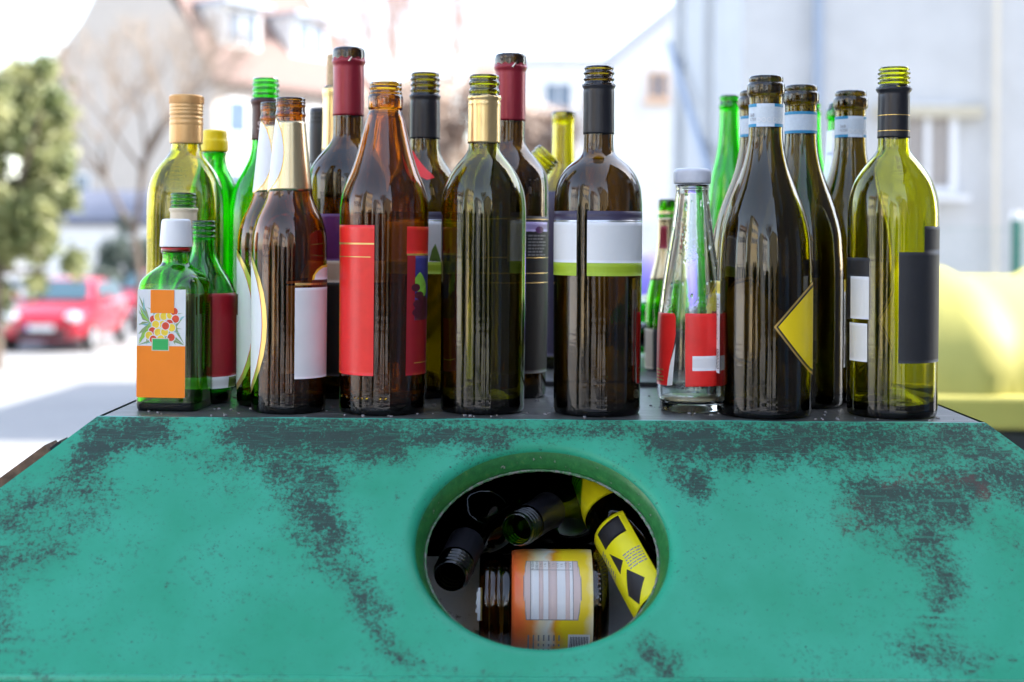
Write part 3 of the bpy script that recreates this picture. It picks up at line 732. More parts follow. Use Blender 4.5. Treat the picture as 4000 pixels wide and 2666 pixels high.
# light dirt veil
veil = M2('MULTIPLY', M2('SUBTRACT', M2('ADD', nm.outputs['Fac'], M2('MULTIPLY', at_.outputs['Fac'], .7)), .58), .9, True)
def scratch(rot, sc_, thr_):
    tc = n_.nodes.new('ShaderNodeTexCoord'); mp = n_.nodes.new('ShaderNodeMapping'); mp.inputs['Rotation'].default_value = (0, R(rot), 0); mp.inputs['Scale'].default_value = (sc_ * .06, sc_, sc_)
    t = n_.nodes.new('ShaderNodeTexNoise'); t.inputs['Scale'].default_value = 1; t.inputs['Detail'].default_value = 2; n_.links.new(tc.outputs['Object'], mp.inputs['Vector']); n_.links.new(mp.outputs[0], t.inputs['Vector'])
    d = M2('ABSOLUTE', M2('SUBTRACT', t.outputs['Fac'], .5), 0); return M2('SUBTRACT', 1.0, M2('MULTIPLY', d, 1 / thr_, True), True)
scr = M2('MAXIMUM', M2('MAXIMUM', scratch(25, 70, .010), scratch(-50, 60, .010)), scratch(75, 90, .009))
scr = M2('MULTIPLY', scr, M2('MULTIPLY', M2('SUBTRACT', nm.outputs['Fac'], .42), 5.0, True))
g = M2('MULTIPLY', g, M2('SUBTRACT', 1.0, M2('MULTIPLY', scr, .45)))
# small dark specks everywhere
sp = M2('MULTIPLY', M2('SUBTRACT', M2('ADD', nv_.outputs['Fac'], M2('MULTIPLY', nl.outputs['Fac'], .25)), .80), 9.0, True)
gd = M2('MAXIMUM', M2('MAXIMUM', g, M2('MULTIPLY', veil, .55)), sp)
basec = ramp(n_, nl.outputs['Fac'], [(.3, (.012, .29, .155)), (.7, (.032, .36, .225))])
dirtc = ramp(n_, nf.outputs['Fac'], [(.35, (.012, .013, .014)), (.7, (.040, .050, .045))])
mx = n_.nodes.new('ShaderNodeMix'); mx.data_type = 'RGBA'
n_.links.new(M2('MULTIPLY', gd, .93), mx.inputs[0]); n_.links.new(basec.outputs[0], mx.inputs[6]); n_.links.new(dirtc.outputs[0], mx.inputs[7])
at2 = n_.nodes.new('ShaderNodeAttribute'); at2.attribute_name = 'old_red'
mxr = n_.nodes.new('ShaderNodeMix'); mxr.data_type = 'RGBA'; mxr.inputs[7].default_value = (.22, .02, .025, 1)
n_.links.new(M2('MULTIPLY', at2.outputs['Fac'], M2('MULTIPLY', M2('SUBTRACT', nm.outputs['Fac'], .42), 3.5, True)), mxr.inputs[0]); n_.links.new(mx.outputs[2], mxr.inputs[6]); n_.links.new(mxr.outputs[2], b_.inputs['Base Color'])
b_.inputs['Specular IOR Level'].default_value = .35; rr_ = ramp(n_, gd, [(0, .38), (1, .6)]); n_.links.new(rr_.outputs[0], b_.inputs['Roughness'])
bump(n_, b_, M2('SUBTRACT', M2('MULTIPLY', nl.outputs['Fac'], 3.0), M2('MULTIPLY', gd, .25)), .25, .0012)
GRIME = [(235, 1000, 370, 985, 42, .95), (205, 1060, 235, 1030, 42, .95), (150, 1100, 205, 1070, 40, .6), (560, 1000, 900, 1010, 55, 1.0), (640, 1070, 760, 1110, 45, .85), (900, 1000, 1150, 1000, 38, .85), (1150, 990, 1480, 985, 22, .65),
         (1520, 1010, 1700, 1030, 50, 1), (1700, 1010, 2250, 1010, 58, .85), (1600, 1110, 1560, 1080, 36, .85), (690, 1130, 750, 1230, 60, .74), (740, 1230, 800, 1330, 40, .64), (800, 1330, 860, 1410, 38, .66), (840, 1420, 930, 1510, 26, .55), (880, 1490, 960, 1530, 22, .5),
         (0, 1190, 200, 1110, 55, .62), (0, 1300, 130, 1260, 45, .62), (0, 1360, 10, 1480, 36, .62), (60, 1250, 210, 1180, 40, .45), (1980, 1140, 2250, 1110, 55, .8), (2000, 1190, 2200, 1170, 55, .74), (2040, 1230, 2120, 1270, 40, .62), (2130, 1240, 2180, 1340, 38, .74), (2175, 1350, 2150, 1450, 34, .68),
         (2100, 1490, 2250, 1520, 36, .55), (2260, 1040, 2353, 1110, 55, .8), (2280, 1200, 2353, 1280, 30, .35), (1490, 1495, 1535, 1535, 34, .8), (1440, 1535, 1460, 1545, 22, .6), (1010, 1540, 1200, 1560, 14, .3), (420, 1040, 560, 1060, 40, .35), (700, 960, 1500, 965, 10, .5)]
def grime(p):
    x, y = proj(p); m = 0
    for x1, y1, x2, y2, r, s_ in GRIME:
        dx, dy = x2 - x1, y2 - y1; t = max(0, min(1, ((x - x1) * dx + (y - y1) * dy) / (dx * dx + dy * dy + 1e-6)))
        dd = math.hypot(x - x1 - t * dx, y - y1 - t * dy); q = max(0, 1 - dd / (r * 1.9)); q = q * q * (3 - 2 * q)
        m = max(m, s_ * q)
    return m
def add_attr(o, fn):
    me = o.data; a = me.attributes.new('grime', 'FLOAT', 'POINT'); a.data.foreach_set('value', [fn(v.co + o.location) for v in me.vertices])
bin_ = empty('glass_container', (0, 0, 0), 'scuffed green metal bottle bank with an oval hole in its sloping front', 'bottle bank')
# panel frame
ex = Vector((1, 0, 0)); es = Vector((0, -math.sin(TH), -math.cos(TH))); en = Vector((0, -math.cos(TH), math.sin(TH)))   # es: down the slope, en: outward normal
P0 = Vector((0, YF, TOPZ))
def uv(p): q = p - P0; return q.dot(ex), q.dot(es)
def up(u, s_, n=0): return P0 + ex * u + es * s_ + en * n
SMAX = uv(face_pt(1176, 1561))[1]
hl_, hr_ = uv(face_pt(0, 1122)), uv(face_pt(2353, 1036))
kl = (hl_[0] - CLx) / hl_[1]; krr = (hr_[0] - CRx) / hr_[1]
hL, hR, hT, hB = uv(face_pt(953, 1270)), uv(face_pt(1537, 1240)), uv(face_pt(1245, 1028)), uv(face_pt(1250, 1481))
hc = ((hL[0] + hR[0]) / 2, (hT[1] + hB[1]) / 2); ha, hb = (hR[0] - hL[0]) / 2, (hB[1] - hT[1]) / 2
def boundary(th):
    dx, dy = math.cos(th), math.sin(th); best = 1e9
    if dy < 0: best = min(best, (0 - hc[1]) / dy)
    if dy > 0: best = min(best, (SMAX - hc[1]) / dy)
    # left edge: u = CLx + kl*s ; right edge: u = CRx + krr*s
    for (c0, k) in ((CLx, kl), (CRx, krr)):
        den = dx - k * dy
        if abs(den) > 1e-9:
            t = (c0 + k * hc[1] - hc[0]) / den
            if t > 0: best = min(best, t)
    return best
cs = [(CLx, 0), (CRx, 0), (CRx + krr * SMAX, SMAX), (CLx + kl * SMAX, SMAX)]
ths = [2 * math.pi * k / 240 for k in range(240)] + [math.atan2(c[1] - hc[1], c[0] - hc[0]) % (2 * math.pi) for c in cs]
ths = sorted(set(round(t, 6) for t in ths)); NS = len(ths)
lip = .011
rings = []   # (radial inset from outer ellipse, normal offset)
rings += [(-.0008, -.020), (-.0004, -.014)]
for k in range(1, 6):
    a = math.pi / 2 * k / 5; rings.append((lip * (1 - math.cos(a)) , -.009 + .009 * math.sin(a)))
v = []
rnd = random.Random(4)
for (ri, no) in rings:
    for t in ths:
        v.append(up(hc[0] + (ha + ri) * math.cos(t), hc[1] + (hb + ri) * math.sin(t), no))
NR = 44
for j in range(1, NR + 1):
    q = (j / NR) ** 1.15
    for t in ths:
        # start radius on the ellipse in direction chosen by the polar angle
        e0 = Vector(((ha + lip) * math.cos(t), (hb + lip) * math.sin(t))); tb = boundary(t); e1 = Vector((math.cos(t) * tb, math.sin(t) * tb))
        e = e0.lerp(e1, q); u_, s_ = hc[0] + e.x, hc[1] + e.y
        wob = .0006 * math.sin(u_ * 9 + 1) * math.sin(s_ * 14)
        x, y = u_, s_
        n = wob * min(1, q * 3) * min(1, (1 - q) * 3)
        v.append(up(u_, s_, n))
tot = len(rings) + NR
f = [(j * NS + k, j * NS + (k + 1) % NS, (j + 1) * NS + (k + 1) % NS, (j + 1) * NS + k) for j in range(tot - 1) for k in range(NS)]
f = [q[::-1] for q in f]
fp = mesh('front_panel', v, f, green, bin_); add_attr(fp, grime)
def oldred(p):
    x, y = proj(p); return .55 if 2030 < x < 2276 and 1096 < y < 1112 else (.7 if 2248 < x < 2276 and y < 1150 and y > 1096 else (.35 * max(0, 1 - math.hypot(x - 1960, y - 1190) / 60)))
a2 = fp.data.attributes.new('old_red', 'FLOAT', 'POINT'); a2.data.foreach_set('value', [oldred(v_.co) for v_ in fp.data.vertices])
# the flange inside the hole: darker glossier green, chipped edge
flm, n_, b_ = new_mat('flange_paint'); t = noise(n_, 150, 5, .7); t2 = noise(n_, 30, 3)
r = ramp(n_, t.outputs['Fac'], [(.32, (.26, .27, .24)), (.36, (.02, .13, .035)), (.6, (.03, .19, .05)), (.75, (.10, .22, .06))]); n_.links.new(r.outputs[0], b_.inputs['Base Color']); b_.inputs['Roughness'].default_value = .3
bump(n_, b_, t2.outputs['Fac'], .3, .002)
v = []; FL = -.0062; FN = -.0215
fr2 = [(.0004, -.0066, 0), (-.0008, -.0080, 0), (-.0025, -.0115, 1), (-.0045, -.0155, 1), (-.0058, -.019, 1), (FL, FN, 1), (FL + .002, FN - .001, 1)]
for (ri, no, _) in fr2:
    for t in ths: v.append(up(hc[0] + (ha + ri) * math.cos(t), hc[1] + (hb + ri) * math.sin(t), no))
f = [(j * NS + k, (j + 1) * NS + k, (j + 1) * NS + (k + 1) % NS, j * NS + (k + 1) % NS) for j in range(len(fr2) - 1) for k in range(NS)]
mesh('hole_flange', v, f, flm, bin_)
# chipped bare-metal edge of the flange
chip, n_, b_ = new_mat('chipped_edge'); t = noise(n_, 220, 4, .7)
r = ramp(n_, t.outputs['Fac'], [(.48, (.05, .16, .06)), (.56, (.24, .24, .23)), (.66, (.14, .11, .10))]); n_.links.new(r.outputs[0], b_.inputs['Base Color']); b_.inputs['Roughness'].default_value = .5
bump(n_, b_, t.outputs['Fac'], .7, .002)
v = []; m_ = 8
for t in ths:
    cpt = (hc[0] + (ha + FL - .0006) * math.cos(t), hc[1] + (hb + FL - .0006) * math.sin(t)); rad = Vector((math.cos(t) * hb, math.sin(t) * ha)).normalized()
    rr0 = .0011 * (1 + .35 * math.sin(t * 37) * math.sin(t * 23 + 1))
    for k in range(m_):
        a = 2 * math.pi * k / m_; v.append(up(cpt[0] + rad.x * rr0 * math.cos(a), cpt[1] + rad.y * rr0 * math.cos(a), FN + rr0 * math.sin(a)))
f = [(i * m_ + k, i * m_ + (k + 1) % m_, ((i + 1) % NS) * m_ + (k + 1) % m_, ((i + 1) % NS) * m_ + k) for i in range(NS) for k in range(m_)]
mesh('hole_edge', v, f, chip, bin_)
# top panel, worn dark
YB = 2.02
topm, n_, b_ = new_mat('worn_top_panel'); t = noise(n_, 30, 6, .7, vec_scale=(.5, 2.5, 1)); t2 = noise(n_, 300, 4, .7); t3 = noise(n_, 6, 3)
r = ramp(n_, t.outputs['Fac'], [(.3, (.035, .035, .035)), (.55, (.075, .075, .073)), (.72, (.16, .18, .16))]); n_.links.new(r.outputs[0], b_.inputs['Base Color'])
r2 = ramp(n_, t.outputs['Fac'], [(.3, .28), (.7, .5)]); n_.links.new(r2.outputs[0], b_.inputs['Roughness']); bump(n_, b_, t2.outputs['Fac'], .25, .0006)
nx_, ny_ = 60, 40; v = []
for j in range(ny_ + 1):
    for i in range(nx_ + 1):
        x = CLx + .004 + (CRx - CLx - .008) * i / nx_; y = YF + .0045 + (YB - YF) * j / ny_; v.append((x, y, TOPZ))
f = [(j * (nx_ + 1) + i, j * (nx_ + 1) + i + 1, (j + 1) * (nx_ + 1) + i + 1, (j + 1) * (nx_ + 1) + i) for j in range(ny_) for i in range(nx_)]
mesh('top_panel', v, f, topm, bin_, smooth=False)
# rolled front edge, its highlight put into a brighter green
edgem = mat('edge_highlight', (.06, .36, .27), .28, var=.4, scale=60)
v = []; ne = 160
for i in range(ne + 1):
    x = CLx + (CRx - CLx) * i / ne
    for k in range(7):
        a = R(90) * k / 6 + R(0)
        # arc from panel normal (en) to up
        nrm = (en * (1 - k / 6) + Vector((0, 0, 1)) * (k / 6)).normalized()
        c0 = Vector((x, YF + .0045, TOPZ - .0045)); wv = .0045 + .0004 * math.sin(x * 60) * math.sin(x * 23)
        v.append(c0 + nrm * wv)
f = [(i * 7 + k, i * 7 + k + 1, (i + 1) * 7 + k + 1, (i + 1) * 7 + k) for i in range(ne) for k in range(6)]
mesh('top_edge', v, [q[::-1] for q in f], edgem, bin_)
# seam across the top; its gap shadow is put in as a black bar
sr_ = on_z(1490, 888, TOPZ).y
MB().box(((CLx + CRx) / 2, sr_, TOPZ + .002), (CRx - CLx - .02, .016, .006)).build('seam', M['paper_black'], bin_)
# sides and back
hx0, hx1 = CLx + kl * SMAX, CRx + krr * SMAX; zb_, yb_ = TOPZ - SMAX * math.cos(TH), YF - SMAX * math.sin(TH)
YBB = YB + (YF - yb_) + .0
def quad(name, pts, m, sub=30):
    v = []; n = sub
    for j in range(n + 1):
        for i in range(n + 1):
            a = Vector(pts[0]).lerp(Vector(pts[1]), i / n); b = Vector(pts[3]).lerp(Vector(pts[2]), i / n); v.append(a.lerp(b, j / n))
    f = [(j * (n + 1) + i, j * (n + 1) + i + 1, (j + 1) * (n + 1) + i + 1, (j + 1) * (n + 1) + i) for j in range(n) for i in range(n)]
    return mesh(name, v, f, m, bin_, smooth=False)
q1 = quad('side_panel', [(CLx, YF, TOPZ), (hx0, yb_, zb_), (hx0, YBB, zb_), (CLx, YB, TOPZ)], green)
q2 = quad('side_panel', [(CRx, YF, TOPZ), (CRx, YB, TOPZ), (hx1, YBB, zb_), (hx1, yb_, zb_)], green)
q3 = quad('back_panel', [(CLx, YB, TOPZ), (hx0, YBB, zb_), (hx1, YBB, zb_), (CRx, YB, TOPZ)], green)
low = MB(); ax0, ax1, ay0, ay1 = hx0 + .01, hx1 - .01, yb_ + .012, YBB - .01
for nm, pts in (('body_front', [(ax0, ay0, .12), (ax1, ay0, .12), (ax1, ay0, zb_), (ax0, ay0, zb_)]), ('body_side', [(ax0, ay1, .12), (ax0, ay0, .12), (ax0, ay0, zb_), (ax0, ay1, zb_)]), ('body_side', [(ax1, ay0, .12), (ax1, ay1, .12), (ax1, ay1, zb_), (ax1, ay0, zb_)]), ('body_back', [(ax1, ay1, .12), (ax0, ay1, .12), (ax0, ay1, zb_), (ax1, ay1, zb_)])):
    q = quad(nm, pts, green, 10); add_attr(q, lambda p: .35)
for q in (q1, q2, q3): add_attr(q, lambda p: .45)
MB().box(((ax0 + ax1) / 2, (ay0 + ay1) / 2, .13), (ax1 - ax0, ay1 - ay0, .04)).build('floor_panel', blackp, bin_)
for sx in (ax0 + .1, ax1 - .1):
    for sy in (ay0 + .1, ay1 - .1): MB().box((sx, sy, .055), (.09, .09, .11)).build('foot', blackp, bin_)
# hem along the foot of the sloping panel
hem = MB(); a = up(hx0, SMAX, .0); hem.tube(up(hx0, SMAX + .001, -.0025), up(hx1, SMAX + .001, -.0025), .0042, .0042, 10); add_attr(hem.build('hem', green, bin_, smooth=True), lambda p: .15)
# inner shelf, and an added black box that keeps the interior dark
SHZ = 1.404
shelfm, n_, b_ = new_mat('grey_shelf'); t = noise(n_, 40, 6, .7); t2 = noise(n_, 8, 3)
r = ramp(n_, t.outputs['Fac'], [(.30, (.2, .19, .19)), (.38, (.78, .79, .84)), (.7, (.86, .87, .90))]); n_.links.new(r.outputs[0], b_.inputs['Base Color']); b_.inputs['Roughness'].default_value = .4
sx0, sx1 = -.33, .40; syf = YF - (TOPZ - SHZ) * math.tan(TH) + .05
chz = lambda y: 1.3815 + 1.1 * (y - 1.205)
quad('shelf', [(sx0, 1.10, chz(1.10)), (sx1, 1.10, chz(1.10)), (sx1, 1.282, chz(1.282)), (sx0, 1.282, chz(1.282))], shelfm, 2)
lin = MB(); shade_box = mat('shade_box_black', (.012, .012, .013), .7)
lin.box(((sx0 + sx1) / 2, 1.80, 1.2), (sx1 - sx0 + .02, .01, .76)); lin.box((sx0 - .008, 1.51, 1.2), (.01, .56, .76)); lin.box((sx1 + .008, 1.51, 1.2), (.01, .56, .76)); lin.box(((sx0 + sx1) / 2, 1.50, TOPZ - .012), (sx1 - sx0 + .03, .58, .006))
lin.build('shade_box', shade_box, bin_)
# rusty strap on the left side
rust = mat('rusty_strap', (.20, .11, .07), .8, scale=120, var=.4, bmp=.4)
a, b2 = face_pt(100, 1050), face_pt(-60, 1168)
dv = (b2 - a).normalized(); nrm2 = Vector((-math.cos(R(57)) , 0, math.sin(R(57)))).normalized()
def strap(a, b2, w_, th, name, m):
    off = Vector((0, .018, 0)); q = [a + off, b2 + off, b2 + off + Vector((0, w_, 0)), a + off + Vector((0, w_, 0))]
    up_ = Vector((-.45, 0, .62)).normalized() * th; q2 = [p + up_ for p in q]
    return mesh(name, q + q2, [(0, 1, 2, 3), (7, 6, 5, 4), (0, 4, 5, 1), (1, 5, 6, 2), (2, 6, 7, 3), (3, 7, 4, 0)], m, bin_, smooth=False)
strap(a, b2, .03, .0085, 'strap', rust)
strap(face_pt(128, 1029), face_pt(104, 1047), .02, .004, 'strap_tab', blackp)
# dirt crumbs on the top
rnd = random.Random(8); mb = MB()
for _ in range(260):
    x, y = rnd.uniform(CLx + .02, CRx - .02), YF + abs(rnd.gauss(0, .12)) + .008; s_ = rnd.uniform(.0004, .0014)
    mb.box((x, y, TOPZ + s_ * .4), (s_ * 2, s_ * rnd.uniform(1, 2), s_), rnd.uniform(0, 3))
o = mb.build('crumbs', M['print_grey']); o['kind'] = 'stuff'; o['label'] = 'small crumbs of dirt and glass scattered on the container top'

# ================================================================== BOTTLES ON TOP
exec_labels = True
def thread(y0, y1, hw, n=3, depth=3.2, lipd=3):
    """screw finish: [(y,hw)] between y0 (top) and y1"""
    p = [(y0, hw - lipd - 2), (y0 + .6, hw - lipd), (y0 + 5, hw - 1.2)]
    st = (y1 - y0 - 8) / n
    for k in range(n):
        y = y0 + 7 + st * k; p += [(y, hw - depth), (y + st * .30, hw - depth), (y + st * .45, hw), (y + st * .75, hw), (y + st * .9, hw - depth)]
    return p
def bead(p, y0, y1, hw):      # a plain ring on the neck
    return p + [(y0, hw), (y0 + 1.5, hw + 2), (y1 - 1.5, hw + 2), (y1, hw)]
# ---- 8: front prosecco and its three sisters
pros = [(172, 34), (173, 37.5), (177, 39.5), (184, 39), (187, 38), (189, 41), (192, 43.5), (210, 43.5), (215, 42), (218, 39), (222, 38), (300, 38.5), (328, 40.5), (360, 46.5), (388, 54), (420, 66), (447, 77), (475, 87), (505, 96), (540, 103), (580, 105.5), (620, 108), (700, 108.5), (800, 108.5), (955, 108)]
def prosecco():
    b = Bottle('prosecco_bottle', 1755, pros, G_DARK2, 'front dark olive bottle with blue and white neck band and yellow diamond label', yb=966, y_neck=225, group='olive bottles with blue and white neck bands')
    nb = b.sleeve(238, 291, M['paper_band'], 2, 'neck_band'); b.sleeve(238, 245, M['paper_blue'], 3.5, 'band_stripe', nb); b.sleeve(284, 291, M['paper_blue'], 3.5, 'band_stripe', nb)
    b.patch([(-42, 238), (20, 238), (20, 291), (-42, 291)], M['paper_band'], 3, 'print', nb)
    b.text('368', -62, 264, .0030, M['print_grey'], 6, nb); b.text('0,750', -58, 274, .0024, M['print_grey'], 6, nb)
    b.text('DOC DOC', 10, 276, .0040, M['paper_white'], 6, nb)
    def dm(xt, y0, y1, xe=1861.5):
        up_ = [(b.ang(xt + (xe - xt) * k / 10, 752), 752 + (y0 - 752) * k / 10) for k in range(11)]; dn = [(b.ang(xt + (xe - xt) * k / 10, 752), 752 + (y1 - 752) * k / 10) for k in range(10, 0, -1)]
        return up_ + [(84, y0 - 10), (160, 752), (84, y1 + 10)] + dn
    dia = b.patch(dm(1778, 655, 862), M['gold_print'], 1, 'diamond_label', rows=60)
    b.patch(dm(1783.5, 661, 856), M['print_black'], 2, 'print', dia, rows=60); b.patch(dm(1788, 667, 850), M['paper_yellow'], 3, 'print', dia, rows=60)
    bl = b.rect(-128, b.ang(1654, 760), 680, 868, M['paper_white'], 1, 'back_label'); b.rect(-128, b.ang(1654, 760), 650, 680, M['paper_yellow'], 1, 'print', bl)
    b.lines(-126, -80, 690, 790, 16, M['print_grey'], 2, parent=bl)
    for k in range(14): b.rect(-126, -79, 812 + k * 3.4, 812 + k * 3.4 + 1.7, M['print_black'], 2, 'barcode_bar', bl)
    return b
b8 = prosecco()
def clone(b, cx, d, label, rz=0, tilt=0):
    c = copy_tree(b.root); c['label'] = label; x = ray(cx, PY + (CAMZ - TOPZ) / d * FD).x * d
    c.location = (x, d, TOPZ); c.rotation_euler = (0, R(tilt), R(rz)); return c
clone(b8, 1836, b8.d * 1.060, 'second olive bottle with blue and white neck band, right behind the front one', 190)
clone(b8, 1950, b8.d * 1.098, 'olive bottle with blue and white neck band, just left of the yellow green bottle', 20)
clone(b8, 1731, b8.d * 1.100, 'olive neck with blue and white band, peeping out left of the front bottle', -100)
# ---- 12: rightmost yellow green bordeaux
bord = lambda top, n0, yt, cap_y, hwn, hws, yb: None
p12 = thread(152, 192, 37, 3, 3.5) + [(193, 34), (196, 36), (204, 37), (212, 34), (218, 34), (325, 34.5), (343, 36.5), (355, 44), (367, 55), (378, 64), (390, 73), (404, 82), (420, 90), (448, 98.5), (478, 102), (500, 102.5), (540, 102.5), (700, 102), (955, 101)]
b = Bottle('wine_bottle', 2049, p12, G_OLIVE, 'yellow green wine bottle with black labels at the right end of the row', yb=966, y_neck=200)
cap_ = b.sleeve(198, 316, M['black_foil'], 7, 'capsule', ridges=((203, 2.5, 4), (213, -1.5, 3)))
for (y0, y1) in ((263, 264.6), (299, 300.6)): b.sleeve(y0, y1, M['gold_print'], 9, 'gold_line', cap_)
b.rectpx(0, 1997, 594, 640, M['paper_black'], 1, 'label', wl=-100)
w1 = b.rectpx(1955, 1997, 638, 737, M['paper_white'], 2, 'label_panel'); b.rectpx(0, 1956, 636, 740, M['paper_black'], 1, 'label', wl=-100)
b.rectpx(1948, 1993, 747, 836, M['paper_white'], 2, 'lower_label', wl=-82)
bl = b.rectpx(2065, 0, 580, 836, M['paper_black'], 1, 'front_label', wr=98); b.rectpx(2124, 0, 520, 580, M['paper_black'], 1, 'label_tab', bl, wr=98)
# ---- 6: dark bordeaux with white and lime label
p6 = thread(150, 186, 35.5, 2, 3.2) + [(187, 33), (189, 35), (193, 36), (198, 33), (308, 33.5), (335, 34), (347, 35.5), (354, 39), (361, 46), (369, 57), (380, 71), (396, 84), (414, 93), (432, 98), (460, 100.5), (500, 101), (560, 101), (700, 101), (950, 99)]
b6 = Bottle('wine_bottle', 1371, p6, G_DARK, 'dark wine bottle with a split white and lime green label and black capsule', yb=961, y_neck=196)
c6 = b6.sleeve(193, 307, M['black_foil'], 8, 'capsule', ridges=((196, 2.2, 3), (203, -1.5, 3)))
def wl_label(b, spans, y, k=1.0):
    for (a0, a1) in spans:
        y0, y1, y2, y3, y4 = y
        l = b.rect(a0, a1, y2, y3, M['paper_white'], 1, 'label')
        b.rect(a0, a1, y0, y1, M['paper_navy'], 1, 'label_band', l); b.rect(a0, a1, y1, y2, M['silver_print'], 1, 'label_band', l); b.rect(a0, a1, y3, y4, M['paper_lime'], 1, 'label_band', l)
    return l
aL, aR = b6.ang(1325, 560), b6.ang(1349, 560)
wl_label(b6, [(-120, aL), (aR, 150)], (485, 506, 511, 605, 635))
# ---- 5: olive bordeaux with gold capsule
p5 = thread(170, 216, 36, 2, 3) + [(217, 34), (219, 35), (226, 35.5), (232, 35), (330, 35), (342, 36.5), (352, 42), (362, 50), (372, 59), (385, 69), (395, 75), (408, 82), (429, 91), (452, 96), (480, 98), (500, 98), (560, 98), (700, 97.5), (945, 96)]
b5 = Bottle('wine_bottle', 1108, p5, G_BOTTLE, 'olive wine bottle with a gold capsule at the centre of the front row', yb=956, y_neck=222)
b5.sleeve(218, 328, M['gold_foil'], 9, 'capsule', ridges=((222, 2.0, 4), (236, 1.2, 2), (230, -1.5, 2)))
b5.text('75cl  E15', 12, 937, .0032, G_YELLOW, 2, name='embossed_lettering')
l = b5.rect(95, 143, 505, 605, M['paper_grey'], 1, 'back_label'); b5.rect(95, 143, 605, 632, M['paper_leaf'], 1, 'label_band', l)
# ---- 4: amber squat-necked bottle with red labels
p4 = [(187, 33), (188, 36.5), (193, 37), (196, 35.5), (200, 38.5), (204, 36), (208, 35.5), (211, 38.5), (215, 36.5), (217, 38.5), (220, 40.5), (246, 40.5), (248, 39), (251, 37), (257, 39), (268, 43), (298, 50.5), (328, 58), (358, 66), (388, 76), (405, 83.5), (418, 89), (435, 95), (452, 99.5), (478, 102), (500, 102), (540, 101.5), (600, 100.5), (760, 99.5), (945, 98)]
b4 = Bottle('juice_bottle', 878, p4, G_BROWN, 'broad amber bottle with bright red labels and no cap', yb=958, y_neck=262, punt=.008)
b4.root.rotation_euler = (0, R(.25), 0)
mb = MB()
for k, a in enumerate((-62, -48, -34, -28, -22, -16, 2, 9)):
    z = .0155; r = interp(b4.pr, z) + .0002; mb.tube((r * math.sin(R(a)), -r * math.cos(R(a)), z), ((r + .0007) * math.sin(R(a)), -(r + .0007) * math.cos(R(a)), z), .0011, .0004, 8)
mb.build('embossed_dots', G_BROWN, b4.root, smooth=True)
l = b4.rectpx(0, 858, 518, 865, M['paper_red'], 1, 'label', wl=-96)
b4.rectpx(0, 858, 559, 563, M['gold_print'], 2, 'print', l, wl=-96); b4.rectpx(0, 850, 590.5, 592.5, M['gold_print'], 2, 'print', l, wl=-96)
l = b4.rectpx(933, 0, 584, 865, M['paper_darkred'], 1, 'label', wr=110); b4.rectpx(933, 0, 520, 583, M['paper_red'], 1, 'print', l, wr=110)
b4.rectpx(933, 0, 583, 587, M['gold_print'], 2, 'print', l, wr=110)
b4.rectpx(952, 0, 588, 738, M['print_blue'], 2, 'print', l, wr=110); b4.rectpx(950, 0, 836, 838, M['gold_print'], 2, 'print', l, wr=110)
b4.patch([(952, 640), (957, 632), (963, 626), (968, 632), (975, 650), (977, 672), (970, 690), (960, 676), (952, 660)], M['print_leaf'], 3, 'print', l, px=True)
b4.rectpx(952, 0, 690, 738, M['print_grape'], 3, 'print', l, wr=110)
for (x, y, rr) in ((954, 662, 9), (962, 680, 9), (958, 700, 9), (971, 690, 8), (968, 708, 8), (956, 720, 9), (977, 705, 6), (966, 728, 8), (975, 722, 7)):
    a_ = b4.ang(x, y); b4.patch(ellipse_pts(a_, y, math.degrees(rr / 101 / max(.3, math.cos(R(a_)))), rr), M['print_grape'], 4, 'print', l)
# ---- 2/3: amber beer bottles with gold neck foil
p2 = [(223, 31), (224, 33.5), (228, 34), (230, 32.5), (233, 34.5), (236, 33), (240, 34.8), (243, 33), (246, 32.5), (256, 33.5), (261, 35.2), (264, 35), (267, 32.5), (276, 33.5), (330, 39), (380, 44), (438, 50), (455, 53), (474, 61), (494, 71.5), (510, 78), (530, 83), (556, 86), (590, 86), (620, 86), (700, 85.5), (800, 85.5), (940, 85)]
def beer():
    b = Bottle('beer_bottle', 663, p2, G_BROWN, 'front amber beer bottle with gold neck foil and a tall white label', yb=954, y_neck=270, punt=.008, group='amber beer bottles with gold neck foil')
    nf_ = b.sleeve(277, 438, M['pale_gold_foil'], 2, 'neck_foil')
    b.patch(ellipse_pts(-76, 355, 66, 86), M['gold_print'], 3, 'print', nf_, rows=40, step=6); b.patch(ellipse_pts(-76, 355, 64, 83.5), M['paper_white'], 4, 'print', nf_, rows=40, step=6)
    l = b.patch(ellipse_pts(-92, 748, 66, 170), M['gold_print'], 1, 'oval_label', rows=50)
    b.patch(ellipse_pts(-92, 748, 57, 158), M['print_berry'], 2, 'print', l, rows=50); b.patch(ellipse_pts(-92, 748, 56.2, 156.5), M['paper_white'], 3, 'print', l, rows=50)
    b.rect(-150, -75, 684, 735, M['print_brown'], 4, 'print', l)
    a0 = b.ang(677, 760); a1 = b.ang(722, 640); l2 = b.rect(a0, 92, 662, 872, M['paper_white'], 2, 'label')
    b.rect(a0, 92, 651, 656, M['gold_print'], 2, 'print', l2); b.rect(a1 - 5, 92, 644, 662, M['print_brown'], 2, 'print', l2)
    b.patch([(a1 - 5, 652), (a1 - 3, 635), (a1 + 5, 620), (a1 + 16, 612), (a1 + 40, 608), (a1 + 60, 615), (a1 + 60, 652)], M['print_sun'], 1, 'print', l2)
    b.patch([(a1, 644), (a1 + 2, 632), (a1 + 10, 622), (a1 + 22, 616), (a1 + 50, 614), (a1 + 60, 620), (a1 + 60, 644)], M['paper_white'], 2, 'print', l2)
    for k, (y0, y1) in enumerate(((585, 588), (600, 601), (606, 607))): pass
    return b
b2 = beer(); clone(b2, 627, b2.d * 1.036, 'amber beer bottle with gold neck foil, half hidden behind the front beer bottle', 12)
